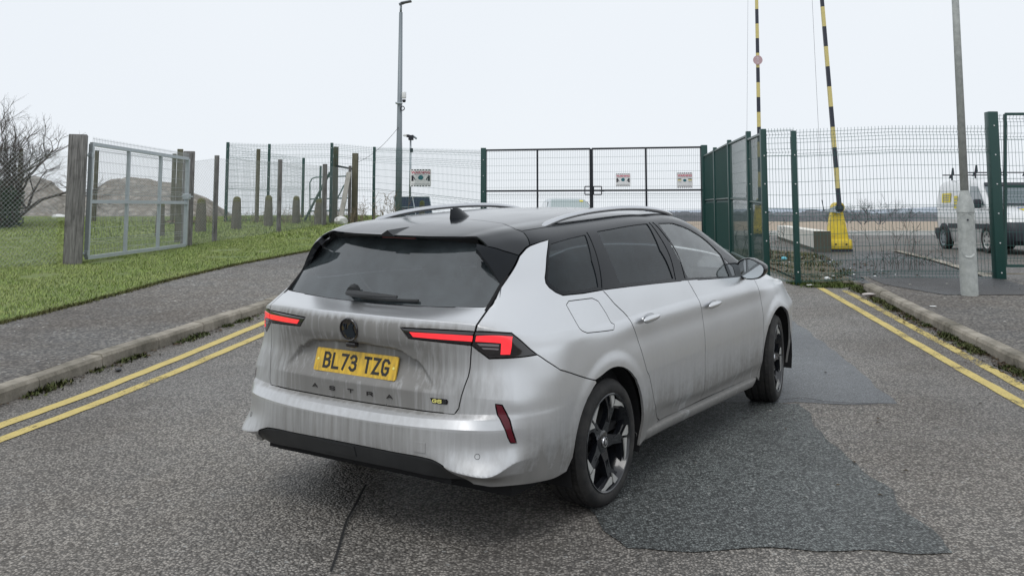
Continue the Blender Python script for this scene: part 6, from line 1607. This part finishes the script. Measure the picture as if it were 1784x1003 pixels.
# ------------------------------------------------------------------ gravel heaps, vegetation, horizon
GRV = new_mat('gravel', (.3, .27, .24), .9); _n = NT(GRV); _oc = _n.coord()
_v = _n.vor(_oc, 3.2, out='Color'); _d = _n.vor(_oc, 3.2); _k = _n.noise(_oc, .6, 5, .6)
_c = _n.mix(_n.ramp(_n.sep(_v)[0], [(.1, 0), (.9, 1)]), (.20, .18, .155), (.40, .37, .33)); _c = _n.mix(_n.ramp(_d, [(.35, 0), (.6, .6)]), _c, (.09, .08, .07)); _c = _n.mix(_n.ramp(_k, [(.4, 0), (.6, .5)]), _c, (.22, .18, .14)); _n.base(_c); _n.bump(_n.math('MULTIPLY', _d, -1), 1, .12)
def heap(name, prof, y, depth, label):
    """ridge line traced against the sky, given depth both ways"""
    P = [A(u, v, y) for u, v in prof]; x = np.array([p.x for p in P]); zz = np.array([p.z for p in P]); X = np.linspace(x[0], x[-1], 90); ZR = np.interp(X, x, zz); g = 1.6
    V = []; Fc = []; m_ = 28
    for i, xx in enumerate(X):
        for j in range(m_):
            f = j / (m_ - 1) * 2 - 1; hgt = max(0, ZR[i] - g) * max(0, 1 - abs(f)) ** .9
            nzv = .16 * noise.noise(Vector((xx * .6, f * 5, 1))) + .07 * noise.noise(Vector((xx * 2.3, f * 14, 2)))
            V.append((xx + .3 * noise.noise(Vector((xx, f * 3, 8))), y + f * depth, g - .1 + hgt + nzv * min(1, hgt)))
    for i in range(89):
        for j in range(m_ - 1): Fc.append((i * m_ + j, i * m_ + m_ + j, i * m_ + m_ + j + 1, i * m_ + j + 1))
    tag(mesh_obj(name, V, Fc, GRV, smooth=True), label, 'gravel heap')
heap('gravel_heap', [(-160, 380), (-60, 330), (10, 306), (60, 302), (85, 308), (105, 325), (130, 345), (150, 380)], 52, 5, 'grey gravel heap behind the bare tree on the far left')
heap('gravel_heap', [(120, 380), (150, 345), (170, 325), (192, 304), (220, 303), (260, 308), (300, 315), (335, 328), (362, 343), (385, 362), (400, 382)], 48, 5, 'large gravel heap seen through the mesh of the field gate')
BARK = new_mat('twig_bark', (.075, .065, .058), .85); IVY = grass_mat('ivy_leaf', (.03, .055, .03), (.05, .08, .045), (.07, .09, .05))
def bare_tree(name, x, y, z, h_, spread, label, cat, depth=6, seed=1, trunks=4, mat=BARK, r0=.06, droop=.0):
    rd = random.Random(seed); T = MB(); B = MB()
    def grow(p, d, L, r, lv, mb):
        pts = [p]; 
        for _ in range(3):
            d = (d + Vector((rd.uniform(-.28, .28), rd.uniform(-.28, .28), rd.uniform(-.12, .14) - droop * lv * .05))).normalized(); p = p + d * L / 3; pts.append(p)
        mb.tube(pts, r, 5 if lv < 2 else 3, caps=False, r2=r * .6)
        if lv >= depth: return
        for _ in range(rd.choice((2, 3, 3)) if lv else 4):
            k = rd.randint(1, 3); dd = (d + Vector((rd.uniform(-1, 1), rd.uniform(-1, 1), rd.uniform(-.35, .6))) * .85).normalized(); grow(pts[k], dd, L * rd.uniform(.58, .84), r * .58, lv + 1, B)
    for k in range(trunks):
        a_ = 6.28 * k / trunks + rd.uniform(-.4, .4); grow(Vector((x + .15 * math.cos(a_), y + .15 * math.sin(a_), z)), Vector((math.cos(a_) * spread, math.sin(a_) * spread, 1)).normalized(), h_ * .34, r0, 0, T)
    r_ = empty(name, (0, 0, 0), 0, label, cat); T.build('trunk', mat, r_); c = B.build('crown', mat, r_); c['kind'] = 'stuff' if False else c.get('kind', ''); 
    if c['kind'] == '': del c['kind']
    return r_
t1 = bare_tree('bare_tree', -14.5, 28, 1.2, 4.3, .6, 'bare twiggy hawthorn tree behind the chain link fence at the left edge', 'tree', depth=6, seed=5, trunks=8, r0=.075)
P = []
for _ in range(9000):
    a_ = random.uniform(0, 6.28); r_ = random.uniform(0, 1) ** .5; P.append((-15.2 + 1.35 * r_ * math.cos(a_), 28 + 1.2 * r_ * math.sin(a_), random.uniform(0, 1) ** .8 * 1.9 * (1 - .4 * r_)))
V = []; Fc = []
for x, y, h_ in P:
    c = Vector((x, y, 1.3 + h_)); d = Vector((random.uniform(-1, 1), random.uniform(-1, 1), random.uniform(-1, 1))).normalized() * .035; e = d.orthogonal().normalized() * .03; b_ = len(V); V += [c - d, c + e, c + d, c - e]; Fc.append((b_, b_ + 1, b_ + 2, b_ + 3))
o = mesh_obj('ivy', V, Fc, IVY, t1); o['kind'] = 'stuff'
# far hedge line, woods and low hill
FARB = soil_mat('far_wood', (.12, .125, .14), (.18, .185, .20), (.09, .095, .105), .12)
def ridge(name, y, prof, mat, label, cat, jag=.5, kind='stuff', step=.35, thick=6, g=.9):
    P = [A(u, v, y) for u, v in prof]; x = [p.x for p in P]; z_ = [p.z for p in P]; n_ = int((x[-1] - x[0]) / step); V = []; Fc = []
    for i in range(n_ + 1):
        xx = x[0] + (x[-1] - x[0]) * i / n_; h_ = np.interp(xx, x, z_) - g; h_ = max(.05, h_ + jag * h_ * (noise.noise(Vector((xx * .25, y, 0))) * .5 + noise.noise(Vector((xx * 1.1, y, 4))) * .4 + random.uniform(-.15, .15)))
        V += [(xx, y - thick / 2, g - .3), (xx, y - thick / 3, g + h_ * .7), (xx, y, g + h_), (xx, y + thick / 2, g - .3)]
    for i in range(n_):
        for j in range(3): Fc.append((4 * i + j, 4 * i + 4 + j, 4 * i + 5 + j, 4 * i + 1 + j))
    o = mesh_obj(name, V, Fc, mat); o['kind'] = kind
    if kind == 'stuff': tag(o, label, cat)
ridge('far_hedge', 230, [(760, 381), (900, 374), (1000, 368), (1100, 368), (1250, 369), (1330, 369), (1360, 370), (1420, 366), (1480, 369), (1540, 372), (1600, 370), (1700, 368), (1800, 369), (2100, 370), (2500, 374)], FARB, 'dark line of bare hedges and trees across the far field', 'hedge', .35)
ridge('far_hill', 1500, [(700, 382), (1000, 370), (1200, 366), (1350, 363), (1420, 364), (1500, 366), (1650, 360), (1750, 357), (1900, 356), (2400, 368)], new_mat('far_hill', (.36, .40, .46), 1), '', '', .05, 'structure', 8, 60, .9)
for i, (u, y, h_, s_) in enumerate(((1478, 150, 3.4, 3), (1503, 120, 3.3, 9), (1533, 118, 3.8, 12), (1576, 200, 3.5, 4), (1440, 180, 2.8, 15))):
    p = A(u, 385, y); bare_tree('bare_tree', p.x, y, .9, h_ * 1.25, .9, ['small bare tree left of the group on the far field', 'broad bare tree in the middle of the far field', 'widest bare tree near the right end of the far hedge line', 'bare tree left of the van on the horizon', 'bare tree just behind the nearer barrier arm'][i], 'tree', depth=5, seed=s_, trunks=4, r0=.055, mat=FARB)
# dead stalks by the fences
STALK = new_mat('dead_stalk', (.20, .16, .11), .9); BRAM = new_mat('bramble', (.045, .038, .03), .9)
def stalks(name, c, n_, h_, sp, mat, label, lean=.5, rr=.004, cat='weeds'):
    mb = MB()
    for _ in range(n_):
        x, y = c[0] + random.gauss(0, sp), c[1] + random.gauss(0, sp * .4); z = Z(x, y); H = h_ * random.uniform(.4, 1); l_ = Vector((random.uniform(-1, 1), random.uniform(-1, 1), 0)) * lean * H
        p = [Vector((x, y, z)), Vector((x, y, z + H * .5)) + l_ * .35, Vector((x, y, z + H)) + l_]; mb.tube(p, rr, 3, caps=False, r2=rr * .4)
        for k in range(4):
            q = p[1].lerp(p[2], random.random()); mb.tube([q, q + Vector((random.uniform(-1, 1), random.uniform(-1, 1), random.uniform(0, 1))) * H * .22], rr * .6, 3, caps=False)
    o = mb.build(name, mat); tag(o, label, cat, kind='stuff'); return o
stalks('dead_weeds', (-5.0, 29.8), 60, .7, .8, STALK, 'dead brown stalks below the fence left of the lamp column', .3, .008)
stalks('dead_weeds', (-3.9, 29.2), 22, 1.1, .45, STALK, 'tall pale dead stalks beside the lamp column', .25, .01)
stalks('dead_weeds', (-7.5, 30.6), 160, .5, 1.6, STALK, 'rough dead grass along the foot of the back fence', .5, .008)
p = G(1553, 470); stalks('bramble', p, 16, 1.1, .35, BRAM, 'bare twiggy bush growing behind the front mesh fence', .28, .0045)
p = G(1570, 462); stalks('bramble', p, 45, .25, .6, BRAM, 'low tangle of dark brambles on the yard path', 1.6, .0045)
p = G(1352, 462); stalks('bramble', (p[0] + .1, p[1] + 1.5), 24, .8, .3, BRAM, 'dark dead branches between the corner post and green post', .4, .006)
p = G(1366, 470); P = scatter([(4.4, 15.2), (5.3, 15.2), (6.4, 19.5), (6.9, 23), (5.5, 25), (5.0, 20)], 9000, lambda Q: np.array([noise.noise(Vector((a_ * 2.2, b_ * 1.6, 3))) > .0 for a_, b_ in Q]))
blades('rough_grass', P, rng.uniform(.02, .08, len(P)), rng.uniform(.004, .009, len(P)), WEED, 1.1, .03, 'rough grass on the dirt behind the front mesh fence')
P = scatter([(4.25, 14.75), (5.15, 14.6), (5.2, 15.5), (4.2, 15.4)], 4500, lambda Q: np.array([noise.noise(Vector((a_ * 3, b_ * 3, 9))) > -.1 for a_, b_ in Q]))
blades('rough_grass', P, rng.uniform(.01, .055, len(P)), rng.uniform(.004, .009, len(P)), grass_mat('bright_grass', (.10, .16, .03), (.15, .19, .05), (.15, .13, .06)), 1.1, .01, 'bright weeds at the foot of the green post where kerb meets fence')
P = [(random.uniform(4.4, 6.6), random.uniform(15.3, 23)) for _ in range(500)]
debris('yard_debris', P, (.01, .06), LEAF, 'scattered dark debris and leaves on the dirt behind the fence', 'debris', .04)
P = [(random.uniform(4.4, 6.4), random.uniform(15.3, 21)) for _ in range(70)]
debris('pale_debris', P, (.01, .05), WP, 'scattered pale litter and stones on the dirt behind the fence', 'debris', .05)
P = [(random.uniform(4.9, 8.5), random.uniform(7, 15)) for _ in range(160)]
debris('pavement_debris', P, (.008, .03), new_mat('pale_chips', (.4, .39, .36), .8), 'pale chips and crumbs on the right pavement', 'debris', .125)
# fallen dark branch piece by the fence, dry tuft in the field
debris('dry_tuft', [(-9.9 + random.gauss(0, .35), 30 + random.gauss(0, .2)) for _ in range(250)], (.05, .14), STALK, 'tuft of dry brown bracken in the grass behind the field gate', 'dry tuft', .15)
